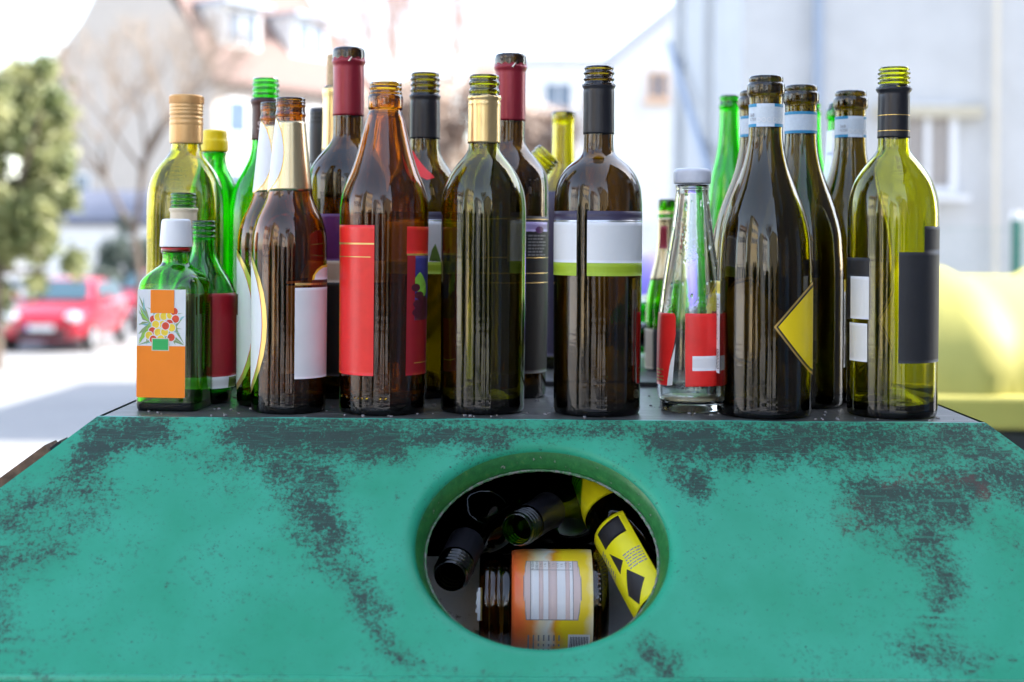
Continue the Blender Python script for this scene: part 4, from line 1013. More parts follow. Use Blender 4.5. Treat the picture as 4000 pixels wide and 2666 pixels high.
# ---- 7: clear bottle with white cap and torn red label
p7 = [(424, 37), (430, 38.5), (436, 36), (440, 37), (470, 40), (510, 45), (560, 52), (610, 60), (650, 66), (690, 71), (722, 75), (760, 77), (800, 78), (880, 78), (900, 77), (920, 75.5), (945, 71)]
b7 = Bottle('sauce_bottle', 1587, p7, G_CLEAR, 'clear wet bottle with white cap and torn red label', yb=951, y_neck=445, punt=.006, t=.0025)
cp7 = b7.cap([(386, 32), (387, 38), (391, 42), (397, 43), (414, 43), (419, 42.5), (421, 41)], M['white_metal'])
aE = b7.ang(1553, 780)
l = b7.patch([(-100, 722), (b7.ang(1550, 722), 722), (b7.ang(1553, 730), 730), (b7.ang(1553, 770), 770), (b7.ang(1548, 800), 800), (b7.ang(1541, 830), 830), (b7.ang(1538, 860), 860), (b7.ang(1535, 890), 890), (-100, 890)], M['paper_red'], 1, 'label')
b7.patch([(b7.ang(1553, 790), 790), (b7.ang(1549, 840), 840), (b7.ang(1545, 888), 888), (b7.ang(1533, 890), 890), (b7.ang(1539, 845), 845)], M['paper_white'], 2, 'torn_edge', l)
b7.lines(-88, -58, 850, 882, 4, M['gold_print'], 2, parent=l)
l = b7.patch([(b7.ang(1575, 722), 721), (130, 721), (130, 889), (b7.ang(1600, 890), 889), (b7.ang(1590, 887), 886), (b7.ang(1575, 890), 890)], M['paper_red'], 1, 'label')
b7.rect(b7.ang(1591, 830), 60, 819, 853, M['paper_white'], 2, 'print', l)
pr = [(r - .003, z) for r, z in b7.pr if .006 < z < .016]
lathe('residue', [(0, .0075)] + [(pr[0][0] - .003, .0075), (pr[0][0] - .001, .009), (pr[-1][0] - .001, .0125), (0, .0125)], M['residue'], b7.root)
rnd = random.Random(5); mb = MB()
for _ in range(70):      # droplets on the glass
    z = rnd.uniform(.075, .19); r = interp(b7.pr, z); t = R(rnd.uniform(-85, 85)); s_ = rnd.choice([.0004, .0005, .0007, .0010, .0015]); c = Vector((r * math.sin(t), -r * math.cos(t), z)); nrm = Vector((math.sin(t), -math.cos(t), 0)); tg = Vector((math.cos(t), math.sin(t), 0))
    ring = [c + tg * s_ * math.cos(k * math.pi / 3) + Vector((0, 0, 1)) * s_ * 1.5 * math.sin(k * math.pi / 3) for k in range(6)]
    mb.add([c + nrm * s_ * .8] + ring, [(0, 1 + k, 1 + (k + 1) % 6) for k in range(6)])
o = mb.build('droplets', G_CLEAR, b7.root, smooth=True); o['kind'] = 'stuff'
# ---- 1: square green herbal bottle, 13: big square olive bottle (superellipse shells)
def loft_shell(name, secs, t, m, parent, rot, nseg=72, zb=.006):
    """secs ascending [(half, z, n)]; closed shell of rounded square sections"""
    def ring(h_, z, n):
        out = []
        for k in range(nseg):
            a = 2 * math.pi * k / nseg; c_, s_ = math.cos(a), math.sin(a); q = (abs(c_) ** n + abs(s_) ** n) ** (-1 / n) * h_
            p = Vector((c_ * q, s_ * q, z)); out.append(Matrix.Rotation(rot, 3, 'Z') @ p)
        return out
    out = [ring(h_ * .9, 0.0, n) if i == 0 else ring(h_, z, n) for i, (h_, z, n) in enumerate(secs)]
    inn = [ring(max(h_ - t, .004), min(z, secs[-1][1]), n) for (h_, z, n) in secs if z > zb]
    inn = inn[::-1] + [ring(inn and secs[2][0] - t - .002 or .01, zb, secs[2][2])]
    rows = out + inn; v = [p for r in rows for p in r]
    f = [(j * nseg + k, j * nseg + (k + 1) % nseg, (j + 1) * nseg + (k + 1) % nseg, (j + 1) * nseg + k) for j in range(len(rows) - 1) for k in range(nseg)]
    f += [tuple(range(nseg))[::-1], tuple((len(rows) - 1) * nseg + k for k in range(nseg))]
    return mesh(name, v, f, m, parent)
class Square:
    def __init__(s, name, cx, yb, d, half, prof, rot, gl, label, t=.0025, n=7, tilt=0):
        s.d = d if d else on_z(cx, yb, TOPZ).y + half / FD * 1.2
        s.cx = cx; s.X = ray(cx, PY + (CAMZ - TOPZ) / s.d * FD).x * s.d
        s.half = half * s.d / FD; s.rot = rot; s.root = empty(name, (s.X, s.d, TOPZ), label, 'bottle'); s.root.rotation_euler = (0, tilt, 0)
        P = [(h_ * s.d / FD, s.z(y), nn) for y, h_, nn in prof][::-1]
        P = [(P[0][0] * .95, .0, P[0][2]), (P[0][0] * .985, .002, P[0][2]), (P[0][0], .006, P[0][2]), (P[0][0], .012, P[0][2])] + [p for p in P if p[1] > .014]
        # smooth
        a = chaikin([(p[0], p[1]) for p in P], 2); nz = [(p[2], p[1]) for p in P]
        s.secs = [(r, z, interp(nz, z)) for r, z in a]; s.glass = loft_shell('glass', s.secs, t, gl, s.root, rot)
    def z(s, y):
        dd = s.d - .02; return at(proj(Vector((s.X, dd, TOPZ)))[0], y, dd).z - TOPZ
    def face(s, pts, m, off, name, parent=None, side=0, flat=True):
        """flat patch on a face; pts [(u,z)] u across the face in metres; side 0 = camera face, 1 = right face"""
        rm = Matrix.Rotation(s.rot + (R(90) if side == 1 else 0), 3, 'Z'); y = -s.half - .00012 * off
        v = [rm @ Vector((u, y, z)) for u, z in pts]; return mesh(name, v, [tuple(range(len(v)))], m, parent or s.root, smooth=False)
q1_ = [(568, 30, 2.0), (572, 33.5, 2.0), (580, 34, 2.0), (584, 30, 2.0), (605, 30, 2.1), (612, 36, 2.3), (622, 48, 3), (634, 60, 4.2), (648, 68, 6), (665, 71, 7), (720, 72, 7.5), (935, 72, 7.5)]
s1 = Square('liqueur_bottle', 402, 946, None, 72, q1_, R(-5.7), G_GREEN2, 'small square green liqueur bottle with orange berry label and white cap', tilt=0)
B1 = s1
fz = lambda y: B1.z(y)
U = lambda x: (x - 376) / 64.0 * B1.half * .97      # pixel on the label face -> metres across it
def f1(pts, m, off, name='print', parent=None): return B1.face([(U(x), fz(y)) for x, y in pts], m, off, name, parent)
lab1 = f1([(318, 665), (420, 665), (420, 912), (318, 912)], M['paper_white'], 2, 'label')
rnd = random.Random(21)
for k in range(58):        # leaves
    x0, y0 = rnd.choice([(345, 740), (400, 740), (375, 770)]); a = rnd.uniform(0, 6.283); L = rnd.uniform(40, 78)
    x1, y1 = x0 + math.cos(a) * L, y0 + math.sin(a) * L
    x1 = min(max(x1, 320), 418); y1 = min(max(y1, 668), 792); mxx, my = (x0 + x1) / 2 + rnd.uniform(-8, 8), (y0 + y1) / 2 + rnd.uniform(-8, 8); wv = rnd.uniform(2.2, 3.4)
    f1([(x0, y0), (mxx - wv * math.sin(a), my + wv * math.cos(a)), (x1, y1), (mxx + wv * math.sin(a), my - wv * math.cos(a))], M[rnd.choice(['print_olive', 'print_leaf', 'print_teal', 'print_olive'])], 3 + k * .01, 'print', lab1)
for k, (x, y, m_) in enumerate([(352, 733, 'print_berry'), (362, 728, 'print_sun'), (374, 726, 'print_sun'), (388, 724, 'print_sun'), (396, 715, 'print_berry'), (399, 732, 'print_berry'), (386, 742, 'print_berry'), (372, 745, 'print_sun'), (357, 745, 'print_sun'), (350, 760, 'print_berry'), (343, 770, 'print_sun'), (362, 763, 'print_sun'), (376, 762, 'print_sun'), (391, 752, 'print_sun'), (390, 774, 'print_berry'), (352, 779, 'print_berry'), (368, 778, 'print_sun'), (378, 748, 'print_berry')]):
    f1([(x + 9.5 * math.cos(t * .524), y + 10.5 * math.sin(t * .524)) for t in range(12)], M['paper_white'], 4 + k * .05, 'print', lab1)
    f1([(x + 7.8 * math.cos(t * .524), y + 8.8 * math.sin(t * .524)) for t in range(12)], M[m_], 4.03 + k * .05, 'berry_print', lab1)
f1([(346, 666), (396, 666), (396, 719), (346, 719)], M['paper_orange'], 6, 'print', lab1)
f1([(317, 794), (420, 794), (420, 910), (416, 912), (321, 912), (317, 910)], M['paper_orange'], 6, 'print', lab1)
f1([(349, 776), (386, 776), (386, 805), (349, 805)], M['paper_cream'], 7, 'print', lab1); f1([(351, 778), (384, 778), (384, 803), (351, 803)], M['print_green'], 8, 'print', lab1)
mb = MB(); rm = Matrix.Rotation(B1.rot + R(90), 3, 'Z')
for k in range(24):
    z = fz(700 + k * 6.2); mb.box(rm @ Vector((0, -B1.half - .0002, z)), (.013, .0016, .0011), mtx=rm)
for e in (-.008, .008): mb.box(rm @ Vector((e, -B1.half - .0002, (fz(695) + fz(850)) / 2)), (.0012, .0014, fz(695) - fz(850)), mtx=rm)
mb.build('embossed_ribs', G_GREEN2, s1.root)
def simple_cap(s, prof, m, name, xoff=0):
    pr = [(hw * s.d / FD, s.z(y)) for y, hw in prof][::-1]; pr = chaikin(pr, 2); pr.append((0, pr[-1][1] + .0002)); return lathe(name, pr, m, s.root)
simple_cap(s1, [(503, 26), (505, 32), (512, 33.5), (567, 37), (568, 36)], M['white_plastic'], 'cap')
simple_cap(s1, [(569, 30), (570, 33.5), (578, 33.5), (579, 31)], M['red_plastic'], 'cap_ring')
q13 = [(327, 33, 2.0), (345, 35, 2.0), (358, 42, 2.2), (372, 53, 2.6), (392, 66, 3.2), (415, 76, 3.6), (445, 81, 4), (480, 82, 4.2), (600, 82, 4.2), (900, 82, 4.2)]
s13 = Square('oil_bottle', 424, 0, 1.385, 82, q13, R(4), G_YELLOW, 'tall square shouldered olive oil bottle with tan ribbed screw cap', t=.003)
co = simple_cap(s13, [(215, 36), (217, 38), (220, 38.5), (234, 38.5), (237, 37), (242, 38.5), (246, 37), (250, 38.5), (254, 37), (258, 38.5), (262, 37), (265, 36), (268, 38.8), (274, 37), (280, 39), (286, 37.5), (290, 38), (326, 37.5), (328, 36.5)], M['gold_cap'], 'cap')
mb = MB()
for k in range(60):
    a = 2 * math.pi * k / 60; r = 38.6 * s13.d / FD; mb.box((r * math.sin(a), -r * math.cos(a), (s13.z(219) + s13.z(235)) / 2), (.0006, .0009, s13.z(219) - s13.z(235)), a)
mb.build('knurl', M['gold_cap'], co)
# ---- 14: small green neck behind the white cap
p14 = thread(443, 480, 32, 3, 2.5) + [(481, 29), (484, 31), (487, 29), (520, 30), (560, 34), (600, 46), (640, 62), (680, 68), (900, 68)]
b = Bottle('small_bottle', 419, p14, G_GREEN2, 'small green bottle neck with tan paper collar behind the white cap', d=1.335, y_neck=490, punt=.006)
b.sleeve(478, 560, M['paper_cream'], 3, 'paper_collar', ridges=((481, 3, 3),))
# ---- 15: squat green bottle with dark red label
p15 = thread(507, 552, 29, 3, 2.2) + [(553, 26), (575, 27), (592, 31), (610, 40), (632, 55), (655, 67), (675, 74), (695, 76.5), (760, 77), (890, 77), (905, 74), (918, 66)]
b = Bottle('green_bottle', 465, p15, G_GREEN, 'short bright green bottle with a plain dark red label, behind the square one', d=1.315, y_neck=565, punt=.006)
l = b.rect(-60, 96, 675, 868, M['paper_darkred'], 1, 'label'); b.rect(-60, 96, 868, 895, M['paper_white'], 1, 'label_band', l); b.rect(62, 96, 870, 894, M['paper_leaf'], 2, 'print', l)
# ---- 17: yellow capped lemon juice bottle
p17 = [(347, 26), (352, 28), (356, 25.5), (372, 26), (388, 31), (405, 41), (425, 50), (445, 55), (480, 56), (880, 56)]
b = Bottle('lemon_juice_bottle', 489, p17, G_GREEN, 'slim green bottle with a bright yellow screw cap', d=1.47, y_neck=368, punt=.006)
b.cap([(298, 22), (299, 26), (303, 28), (318, 28), (322, 30), (324, 31), (344, 31), (347, 30)], M['yellow_plastic'])
# ---- 16: tall green bottle with black capsule
p16 = thread(178, 224, 31.5, 3, 2.8) + [(225, 29), (228, 32), (236, 32), (240, 30), (322, 30.5), (350, 33), (370, 40), (392, 52), (415, 64), (440, 74), (470, 80), (500, 82), (880, 81)]
b = Bottle('green_wine_bottle', 606, p16, G_GREEN, 'tall bright green wine bottle with a dark capsule behind the beer bottles', d=1.46, y_neck=232)
c = b.sleeve(226, 321, M['brown_foil'], 6, 'capsule', ridges=((232, 1.8, 5),)); b.sleeve(226, 240, M['black_foil'], 8, 'capsule_top', c)
b.text('S', -14, 290, .0085, M['print_pink'], 9, c)
# ---- 18: black neck ; 19: corked bottle with gold capsule
p18 = thread(248, 285, 26, 3, 2) + [(286, 25), (300, 26), (380, 26), (400, 30), (430, 50), (460, 66), (500, 72), (860, 72)]
b = Bottle('wine_bottle', 733, p18, G_BLACK, 'dark bottle with black screw finish far behind the beer bottles', d=1.62, y_neck=300)
b.sleeve(249, 375, M['black_foil'], 3, 'capsule')
p19 = [(196, 26), (198, 29), (203, 31), (215, 31), (220, 29), (340, 30), (360, 33), (380, 42), (405, 60), (430, 72), (470, 79), (860, 79)]
b = Bottle('corked_bottle', 768, p19, G_DARK, 'wine bottle with cork still in it and pale gold capsule, half hidden', d=1.52, y_neck=220)
b.sleeve(199, 345, M['gold_foil'], 3, 'capsule'); b.cap([(125, 20), (126, 22), (198, 22), (199, 21)], M['cork'], 'cork')
# ---- 20 / 22: dark bottles with maroon capsules
def maroon(cx, d, yt, label, k, lab):
    dy = lambda y: yt + (y - 107) * k
    p = [(dy(107), 30), (dy(108), 34), (dy(112), 36.5), (dy(118), 37), (dy(132), 37), (dy(136), 36.5), (dy(142), 36), (dy(147), 34), (dy(265), 34.5), (dy(305), 34.5), (dy(318), 36), (dy(330), 43), (dy(343), 55), (dy(358), 68), (dy(373), 79), (dy(388), 86), (dy(406), 90), (dy(470), 90.5), (dy(700), 90), (dy(920), 88)]
    p = [(y, h_ * k) for y, h_ in p]
    b = Bottle('wine_bottle', cx, p, G_DARK, label, d=d, y_neck=dy(150))
    c = b.sleeve(dy(134), dy(265), M['maroon_foil'], 5, 'capsule', ridges=((dy(140), 1.6, 4), (dy(150), -.8, 3)))
    # crumpled foil collar where it was cut
    mb = MB(); r = 37.4 * k * d / FD; z = b.z_of(dy(134), .014)
    for i in range(40):
        a, e = 2 * math.pi * i / 40, 2 * math.pi * (i + 1) / 40
        h0, h1 = .0012 * math.sin(i * 1.7), .0012 * math.sin((i + 1) * 1.7)
        mb.add([(r * math.sin(a), -r * math.cos(a), z - .002), (r * math.sin(e), -r * math.cos(e), z - .002), (r * math.sin(e), -r * math.cos(e), z + .001 + h1), (r * math.sin(a), -r * math.cos(a), z + .001 + h0)], [(0, 1, 2, 3)])
    mb.build('torn_foil', M['maroon_foil'], c); mb2 = MB(); mb2.tube((.002, -r - .0004, z - .003), (.005, -r - .001, z + .001), .001, .0006, 6); mb2.build('foil_curl', M['silver_print'], c)
    return b
b20 = maroon(796, 1.375, 107, 'dark bottle with maroon capsule and purple label, tallest of all the bottles', 1.0, 0)
l = b20.rect(-70, 110, 492, 600, M['paper_purple'], 1, 'label'); b20.rect(-70, 110, 600, 650, M['paper_cream'], 1, 'label_band', l); b20.rect(-70, 110, 650, 865, M['print_black'], 1, 'label_band', l)
b22 = maroon(1168, 1.385, 121, 'dark bottle with maroon capsule between the gold capped and the white labelled bottle', .985, 0)
l = b22.rect(-110, 85, 497, 860, M['print_black'], 1, 'label'); b22.rect(15, 74, 510, 532, M['paper_lilac'], 2, 'print', l); b22.patch(ellipse_pts(50, 528, 9, 8, 20), M['paper_purple'], 3, 'print', l)
for y in (503, 592, 628, 650): b22.rect(-60, 84, y, y + 1.3, M['gold_print'], 2, 'print', l)
b22.lines(28, 68, 538, 590, 7, M['print_grey'], 2, parent=l)
# ---- 21: dark bottle with black capsule, red swoosh
p21 = thread(165, 212, 34.5, 3, 3) + [(213, 32), (217, 35), (221, 32.5), (228, 33), (318, 33.5), (345, 35), (362, 41), (380, 53), (400, 68), (425, 80), (450, 88), (480, 92), (880, 92)]
b = Bottle('wine_bottle', 972, p21, G_DARK2, 'dark bottle with black capsule and red shoulder sticker, behind the amber one', d=1.385, y_neck=222)
b.sleeve(216, 318, M['black_foil'], 6, 'capsule', ridges=((221, 2, 3), (229, -1, 3)))
wl_label(b, [(-110, 60)], (487, 505, 510, 602, 630)); b.patch([(986, 600), (992, 575), (1000, 560), (1014, 602)], M['paper_leaf'], 3, 'print', px=True)
b.patch([(-48, 345), (-36, 350), (-8, 372), (16, 398), (22, 408), (8, 414), (-6, 405), (-20, 385), (-32, 366)], M['paper_red'], 2, 'shoulder_sticker')
# ---- 24: far yellow green neck
p24 = [(255, 24), (256, 27), (260, 28), (276, 28), (279, 26), (283, 25.5), (370, 26.5), (390, 30), (412, 42), (440, 56), (470, 64), (500, 66), (840, 66)]
b = Bottle('wine_bottle', 1291, p24, G_YELLOW, 'yellow green bottle neck standing behind the tilted screw neck', d=1.68, y_neck=285)
b.rect(-120, 120, 440, 820, M['paper_navy'], 1, 'label')
# ---- 25 / 26: bright green bottles behind the olive ones
p25 = [(218, 20), (219, 23), (226, 24), (229, 22), (236, 22.5), (240, 25), (246, 25), (250, 22.5), (300, 24), (340, 27), (370, 33), (400, 41), (430, 46), (470, 50), (520, 54), (580, 58), (640, 60), (850, 60)]
b25 = Bottle('green_bottle', 1672, p25, G_GREEN, 'bright green beer bottle rising left behind the blue banded necks', d=1.62, y_neck=255, punt=.006, group='bright green bottles behind the blue banded necks')
clone(b25, 1860, 1.70, 'bright green bottle glimpsed between the two right hand blue banded necks', 30)
# ---- 27: green bottle with torn white foil
p27 = [(235, 22), (236, 25), (242, 27), (246, 27), (250, 31), (256, 32), (270, 32), (275, 28), (282, 28), (330, 29), (380, 33), (440, 42), (500, 54), (560, 66), (620, 72), (860, 72)]
b27 = Bottle('sparkling_bottle', 1926, p27, G_GREEN, 'green bottle with torn white foil behind the third blue banded neck', d=1.56, y_neck=282)
b27.sleeve(345, 820, M['foil_white'], 4, 'foil'); b27.patch([(-95, 300), (-60, 320), (-20, 290), (30, 330), (60, 300), (60, 352), (-95, 352)], M['foil_white'], 6, 'torn_foil', rows=16)
# ---- 28: small sparkling bottle behind the clear one
p28 = [(458, 18), (459, 20), (464, 21), (480, 21), (486, 19), (492, 21.5), (500, 22), (504, 19.5), (560, 21), (600, 27), (640, 38), (680, 46), (710, 49), (860, 49)]
b28 = Bottle('sparkling_bottle', 1531, p28, G_GREEN2, 'small green sparkling bottle with gold foil neck behind the clear bottle', d=1.66, y_neck=505)
c = b28.sleeve(500, 645, M['pale_gold_foil'], 3, 'neck_foil'); b28.rect(-60, -5, 520, 572, M['maroon_foil'], 5, 'print', c); b28.sleeve(485, 492, M['gold_foil'], 4, 'gold_ring')
l = b28.rect(-100, -45, 758, 850, M['paper_cream'], 1, 'label'); b28.rect(-45, 100, 758, 850, M['print_black'], 1, 'label_band', l)

# ---- bottles lying or leaning: built upright in metres, then turned
class Free:
    """bottle given by (r,z) profile in metres; root placed with a matrix"""
    patch_z = Bottle.patch_z; 
    def __init__(s, name, prof, gl, label, neck_z, t=.0028, punt=.015, cat='bottle', group=None, seg=56, ch=2, bore=None):
        s.pr = chaikin(prof, ch); s.H = prof[-1][1]; s.root = empty(name, (0, 0, 0), label, cat, group)
        s.glass = lathe('glass', shell(s.pr, t, neck_z, punt, bore=bore), gl, s.root, seg)
    def rect(s, a0, a1, z0, z1, m, off=1, name='label', parent=None): return s.patch_z([(a0, z1), (a1, z1), (a1, z0), (a0, z0)], m, off, name, parent)
    def place(s, mouth, base_dir, spin=0):
        """mouth centre in the world; base_dir: direction from mouth to base"""
        zax = -Vector(base_dir).normalized(); q = zax.to_track_quat('Z', 'Y'); m = q.to_matrix().to_4x4() @ Matrix.Rotation(R(spin), 4, 'Z')
        m.translation = Vector(mouth) - zax * s.H; s.root.matrix_world = m; return s
    sleeve_z = None
def sleeve_m(b, z0, z1, m, off=4, name='capsule'):
    pr = [(interp(b.pr, z0 + (z1 - z0) * i / 20) + .0001 * off, z0 + (z1 - z0) * i / 20) for i in range(21)]; return lathe(name, pr, m, b.root)
def th_m(H, r, n=3):
    p = []
    z = H - .018
    for k in range(n): p += [(r - .0012, z), (r - .0012, z + .0012), (r, z + .002), (r, z + .0034), (r - .0012, z + .0042)]; z += .0048
    return p + [(r - .0012, H - .0015), (r - .0022, H)]
bordeaux = [(.034, 0), (.0368, .001), (.0375, .006), (.0375, .02), (.0375, .10), (.0375, .175), (.036, .188), (.031, .202), (.022, .216), (.0155, .230), (.0145, .245), (.0145, .272), (.0152, .278)] + th_m(.297, .0150)
fb_ = Free('wine_bottle', bordeaux, G_YELLOW, 'leaning bottle whose olive screw neck points up to the right, behind the dark bottles', .27)
mth = at(1262, 352, 1.50); fb_.place(mth, (-.66, .10, -.75), 0)
fl_ = Free('wine_bottle', bordeaux, G_BLACK, 'black bottle lying on its side on the back of the container', .27)
fl_.place(Vector((at(1400, 825, 1.70).x, 1.70, TOPZ + .038)), (1, .05, .0))
gl_ = Free('green_bottle', [(.030, 0), (.0325, .002), (.033, .008), (.033, .02), (.033, .12), (.031, .135), (.022, .155), (.014, .185), (.013, .21), (.0145, .216), (.0145, .222), (.012, .224)], G_GREEN, 'green bottle lying with its base towards the camera behind the black one', .20, punt=.008)
gl_.place(Vector((at(1480, 800, 1.80).x + .03, 2.00, TOPZ + .05)), (-.15, -1, -.04))

# ================================================================== INSIDE THE CONTAINER
capsb = bordeaux
h1 = Free('wine_bottle', capsb, G_BLACK, 'black bottle inside the hole, its screw neck pointing down to the lower left', .27)
h1.place(at(1034, 1326, 1.135), (.20, .92, .27)); sleeve_m(h1, .242, .276, M['black_foil'], 5)
for (a0, a1, z0, z1) in ((-60, 60, .250, .2506), (-60, 60, .268, .2686)): h1.rect(a0, a1, z0, z1, M['gold_print'], 7, 'print')
h1.patch_z([(0 + 40 * math.cos(t * .3142), .258 + .010 * math.sin(t * .3142)) for t in range(20)], M['brown_foil'], 8, 'print')
h2 = Free('wine_bottle', capsb, G_GREEN2, 'dark bottle inside the hole, open green mouth facing the camera', .27)
h2.place(at(1187, 1218, 1.17), (.42, .90, .07)); sleeve_m(h2, .232, .276, M['black_foil'], 5)
sleeve_m(h2, .03, .20, M['print_black'], 1, 'label')
h5 = Free('wine_bottle', capsb, G_BLACK, 'dark bottle lying across the back inside the hole', .27)
h5.place(at(1120, 1235, 1.50), (1, .12, -.08), 30)
# jar
jr = [(.034, 0), (.0395, .0015), (.0425, .007), (.043, .012), (.043, .03), (.043, .074), (.0415, .080), (.0395, .0825), (.0392, .088), (.0402, .0895), (.0404, .0925), (.0393, .094), (.0393, .098), (.0402, .0995), (.0402, .103), (.039, .105), (.038, .1072)]
jar = Free('jar', jr, G_JAR, 'brown glass jar lying inside the hole with an orange and yellow label', .084, t=.0032, punt=.004, cat='jar', bore=.0345)
# paper of the jar: colours run along the jar
jl, n_, b_ = new_mat('jar_label_print'); tc = n_.nodes.new('ShaderNodeTexCoord'); sp_ = n_.nodes.new('ShaderNodeSeparateXYZ'); n_.links.new(tc.outputs['Object'], sp_.inputs[0])
nz_ = noise(n_, 28, 4, .6); mr = n_.nodes.new('ShaderNodeMapRange'); mr.inputs['From Min'].default_value = .0135; mr.inputs['From Max'].default_value = .080; n_.links.new(sp_.outputs['Z'], mr.inputs['Value'])
ad = n_.nodes.new('ShaderNodeMath'); ad.operation = 'ADD'; sb_ = n_.nodes.new('ShaderNodeMath'); sb_.operation = 'MULTIPLY_ADD'; sb_.inputs[1].default_value = .45; sb_.inputs[2].default_value = -.22
n_.links.new(nz_.outputs['Fac'], sb_.inputs[0]); n_.links.new(mr.outputs[0], ad.inputs[0]); n_.links.new(sb_.outputs[0], ad.inputs[1])
r = ramp(n_, ad.outputs[0], [(.0, (.80, .70, .45)), (.12, (.85, .62, .03)), (.35, (.90, .68, .02)), (.45, (.85, .38, .02)), (.55, (.80, .78, .70)), (.68, (.85, .70, .45)), (.82, (.90, .28, .06)), (1.0, (.90, .16, .04))])
n_.links.new(r.outputs[0], b_.inputs['Base Color']); b_.inputs['Roughness'].default_value = .3
lj = jar.rect(-150, 110, .0135, .0805, jl, 1, 'label')
jc = 25
def J(a0, a1, x0, x1, m, off, nm='print'): return jar.rect(a0, a1, x0, x1, m, off, nm, lj)
# table: x (image) runs from the mouth (high z) to the base (low z)
TZ = lambda f_: .0700 - (.0700 - .0245) * f_
A0, A1 = -6, 63
am, an = 16, 42
jar.patch_z([(A0, TZ(.03)), (am, TZ(-.02)), (an, TZ(-.02)), (A1, TZ(.03)), (A1, TZ(.97)), (an, TZ(1.03)), (am, TZ(1.03)), (A0, TZ(.97))], M['print_grey'], 2, 'print', lj, rows=30)
jar.patch_z([(A0 + 1, TZ(.045)), (am, TZ(-.008)), (an, TZ(-.008)), (A1 - 1, TZ(.045)), (A1 - 1, TZ(.955)), (an, TZ(1.015)), (am, TZ(1.015)), (A0 + 1, TZ(.955))], M['print_pink'], 3, 'print', lj, rows=30)
J(A0 + 1, A1 - 1, TZ(.88), TZ(.11), M['paper_white'], 4)
for (f0, f1_) in ((.26, .34), (.43, .59), (.74, .82)): J(A0 + 1, A1 - 1, TZ(f1_), TZ(f0), M['print_pink'], 5)
for f_ in (.11, .88): J(A0 + 1, A1 - 1, TZ(f_ + .006), TZ(f_ - .006), M['print_grey'], 6)
J(A1 - 14, A1 - 13.3, TZ(.88), TZ(.11), M['print_grey'], 6)
tt_ = ['% GDA*', '(250 ml)', '1 %', '1 %', '<1 %', '1 %', '<1 %', '1 %', '<1 %', '52 %']
for k, s_ in enumerate(tt_):
    v, f = text_geo(s_, .0019); fz_ = TZ(.15 + .68 * k / 9.0); out = []
    for x, y in v:      # letters read along the circumference, upwards
        z_ = fz_ + y; r_ = interp(jar.pr, z_) + .0009; t = R(A1 - 7.3) + x / r_; out.append((r_ * math.sin(t), -r_ * math.cos(t), z_))
    mesh('lettering', out, f, M['print_grey'], lj, smooth=False)
J(-120, -14, .0135, .0805, jl, 2, 'label_overlap')
J(-60, -23, .016, .034, M['paper_white'], 3)
for k in range(12): J(-60, -26, .0175 + k * .0013, .0175 + k * .0013 + .0006, M['print_black'], 4, 'barcode_bar')
lines_ = MB(); rnd = random.Random(2)
for k in range(7):
    zc = .066 - k * .0042; e0 = -24; 
    r_ = .0434; lines_.add([(r_ * math.sin(R(a)), -r_ * math.cos(R(a)), z) for z in (zc, zc + .0012) for a in (-50, -40, -30, e0)], [(0, 1, 5, 4), (1, 2, 6, 5), (2, 3, 7, 6)])
lines_.build('print', M['print_grey'], lj)
mb = MB()
for k in range(64):      # knurled base ring
    a = 2 * math.pi * k / 64; mb.box((.0428 * math.sin(a), -.0428 * math.cos(a), .0085), (.0016, .0012, .0025), a)
mb.build('base_knurl', G_JAR, jar.root)
torn = MB(); rnd = random.Random(3)
for (a0, a1) in ((-100, -60), (-10, 30)):
    a = a0
    while a < a1:
        e = a + 5; r_ = .0386; h0 = .108 + rnd.uniform(0, .0022); torn.add([(r_ * math.sin(R(a)), -r_ * math.cos(R(a)), .1045), (r_ * math.sin(R(e)), -r_ * math.cos(R(e)), .1045), (r_ * .99 * math.sin(R(e)), -r_ * .99 * math.cos(R(e)), h0), (r_ * .99 * math.sin(R(a)), -r_ * .99 * math.cos(R(a)), h0)], [(0, 1, 2, 3)]); a = e
torn.build('torn_seal', M['paper_white'], jar.root)
jd = 1.205
jm = at(1103, 1385, jd); 
# mouth to the left; world +X is the base direction. angle 0 of the jar must face the camera
zax = Vector((-1, .0, .0)); yax = Vector((0, 1, 0)); xax = yax.cross(zax)
mt = Matrix((xax, yax, zax)).transposed().to_4x4(); mt.translation = Vector((jm.x, jd, 1.4462)) - zax * jar.H; jar.root.matrix_world = mt
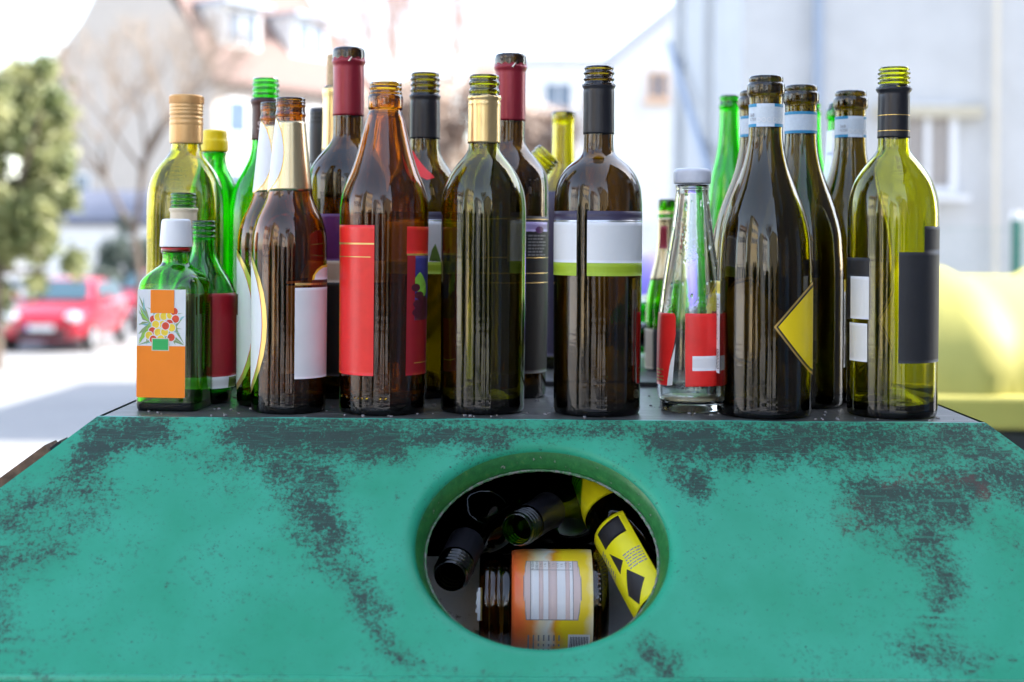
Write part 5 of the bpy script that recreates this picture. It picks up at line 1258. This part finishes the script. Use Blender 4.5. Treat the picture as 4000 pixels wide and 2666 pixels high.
# yellow labelled bottle on the right
yb_p = [(.0225, 0), (.0248, .001), (.0258, .006), (.026, .02), (.026, .08), (.026, .122), (.025, .138), (.022, .158), (.0185, .185), (.0155, .205), (.014, .225), (.0132, .235), (.0132, .25), (.0122, .252)]
yb = Free('beer_bottle', yb_p, G_JAR, 'brown bottle with yellow and black label slanting at the right inside the hole', .23, punt=.006)
yl = yb.rect(-84, 22, .018, .108, M['paper_acid'], 1, 'label')
def Y(a0, a1, z0, z1, m='print_black', off=2, nm='print'): return yb.rect(a0, a1, z0, z1, M[m], off, nm, yl)
Y(-46, 10, .086, .1045); yb.patch_z([(-42, .056), (-22, .063), (-42, .080)], M['print_black'], 2, 'print', yl); yb.patch_z([(-36, .020), (-2, .036), (-24, .054), (-50, .036)], M['print_black'], 2, 'print', yl)
def lines_m(b, a0, a1, z0, z1, n, m, parent, off=2.5, seed=1):
    rnd = random.Random(seed); mb = MB()
    for i in range(n):
        zc = z0 + (z1 - z0) * (i + .5) / n; h_ = (z1 - z0) / n * .22; a = a0
        while a < a1:
            e = min(a1, a + rnd.uniform(4, 12)); r_ = interp(b.pr, zc) + .0001 * off + .0001
            mb.add([(r_ * math.sin(R(a)), -r_ * math.cos(R(a)), zc - h_), (r_ * math.sin(R(e)), -r_ * math.cos(R(e)), zc - h_), (r_ * math.sin(R(e)), -r_ * math.cos(R(e)), zc + h_), (r_ * math.sin(R(a)), -r_ * math.cos(R(a)), zc + h_)], [(0, 1, 2, 3)]); a = e + 1.6
    return mb.build('print', m, parent)
lines_m(yb, -18, 18, .050, .068, 6, M['print_grey'], yl); lines_m(yb, -78, -54, .060, .090, 8, M['print_grey'], yl, seed=4)
nl_ = yb.rect(-95, 95, .130, .180, M['paper_acid'], 1, 'neck_label'); lines_m(yb, -60, -20, .165, .177, 3, M['print_grey'], nl_, seed=6)
Pb = at(1552, 1440, 1.13); Pn = Pb + Vector((-.33, .78, .53))
zax = (Pn - Pb).normalized(); yax = Vector((0, 1, 0)); yax = (yax - zax * yax.dot(zax)).normalized(); xax = yax.cross(zax)
mt = Matrix((xax, yax, zax)).transposed().to_4x4(); mt.translation = Pb; yb.root.matrix_world = mt
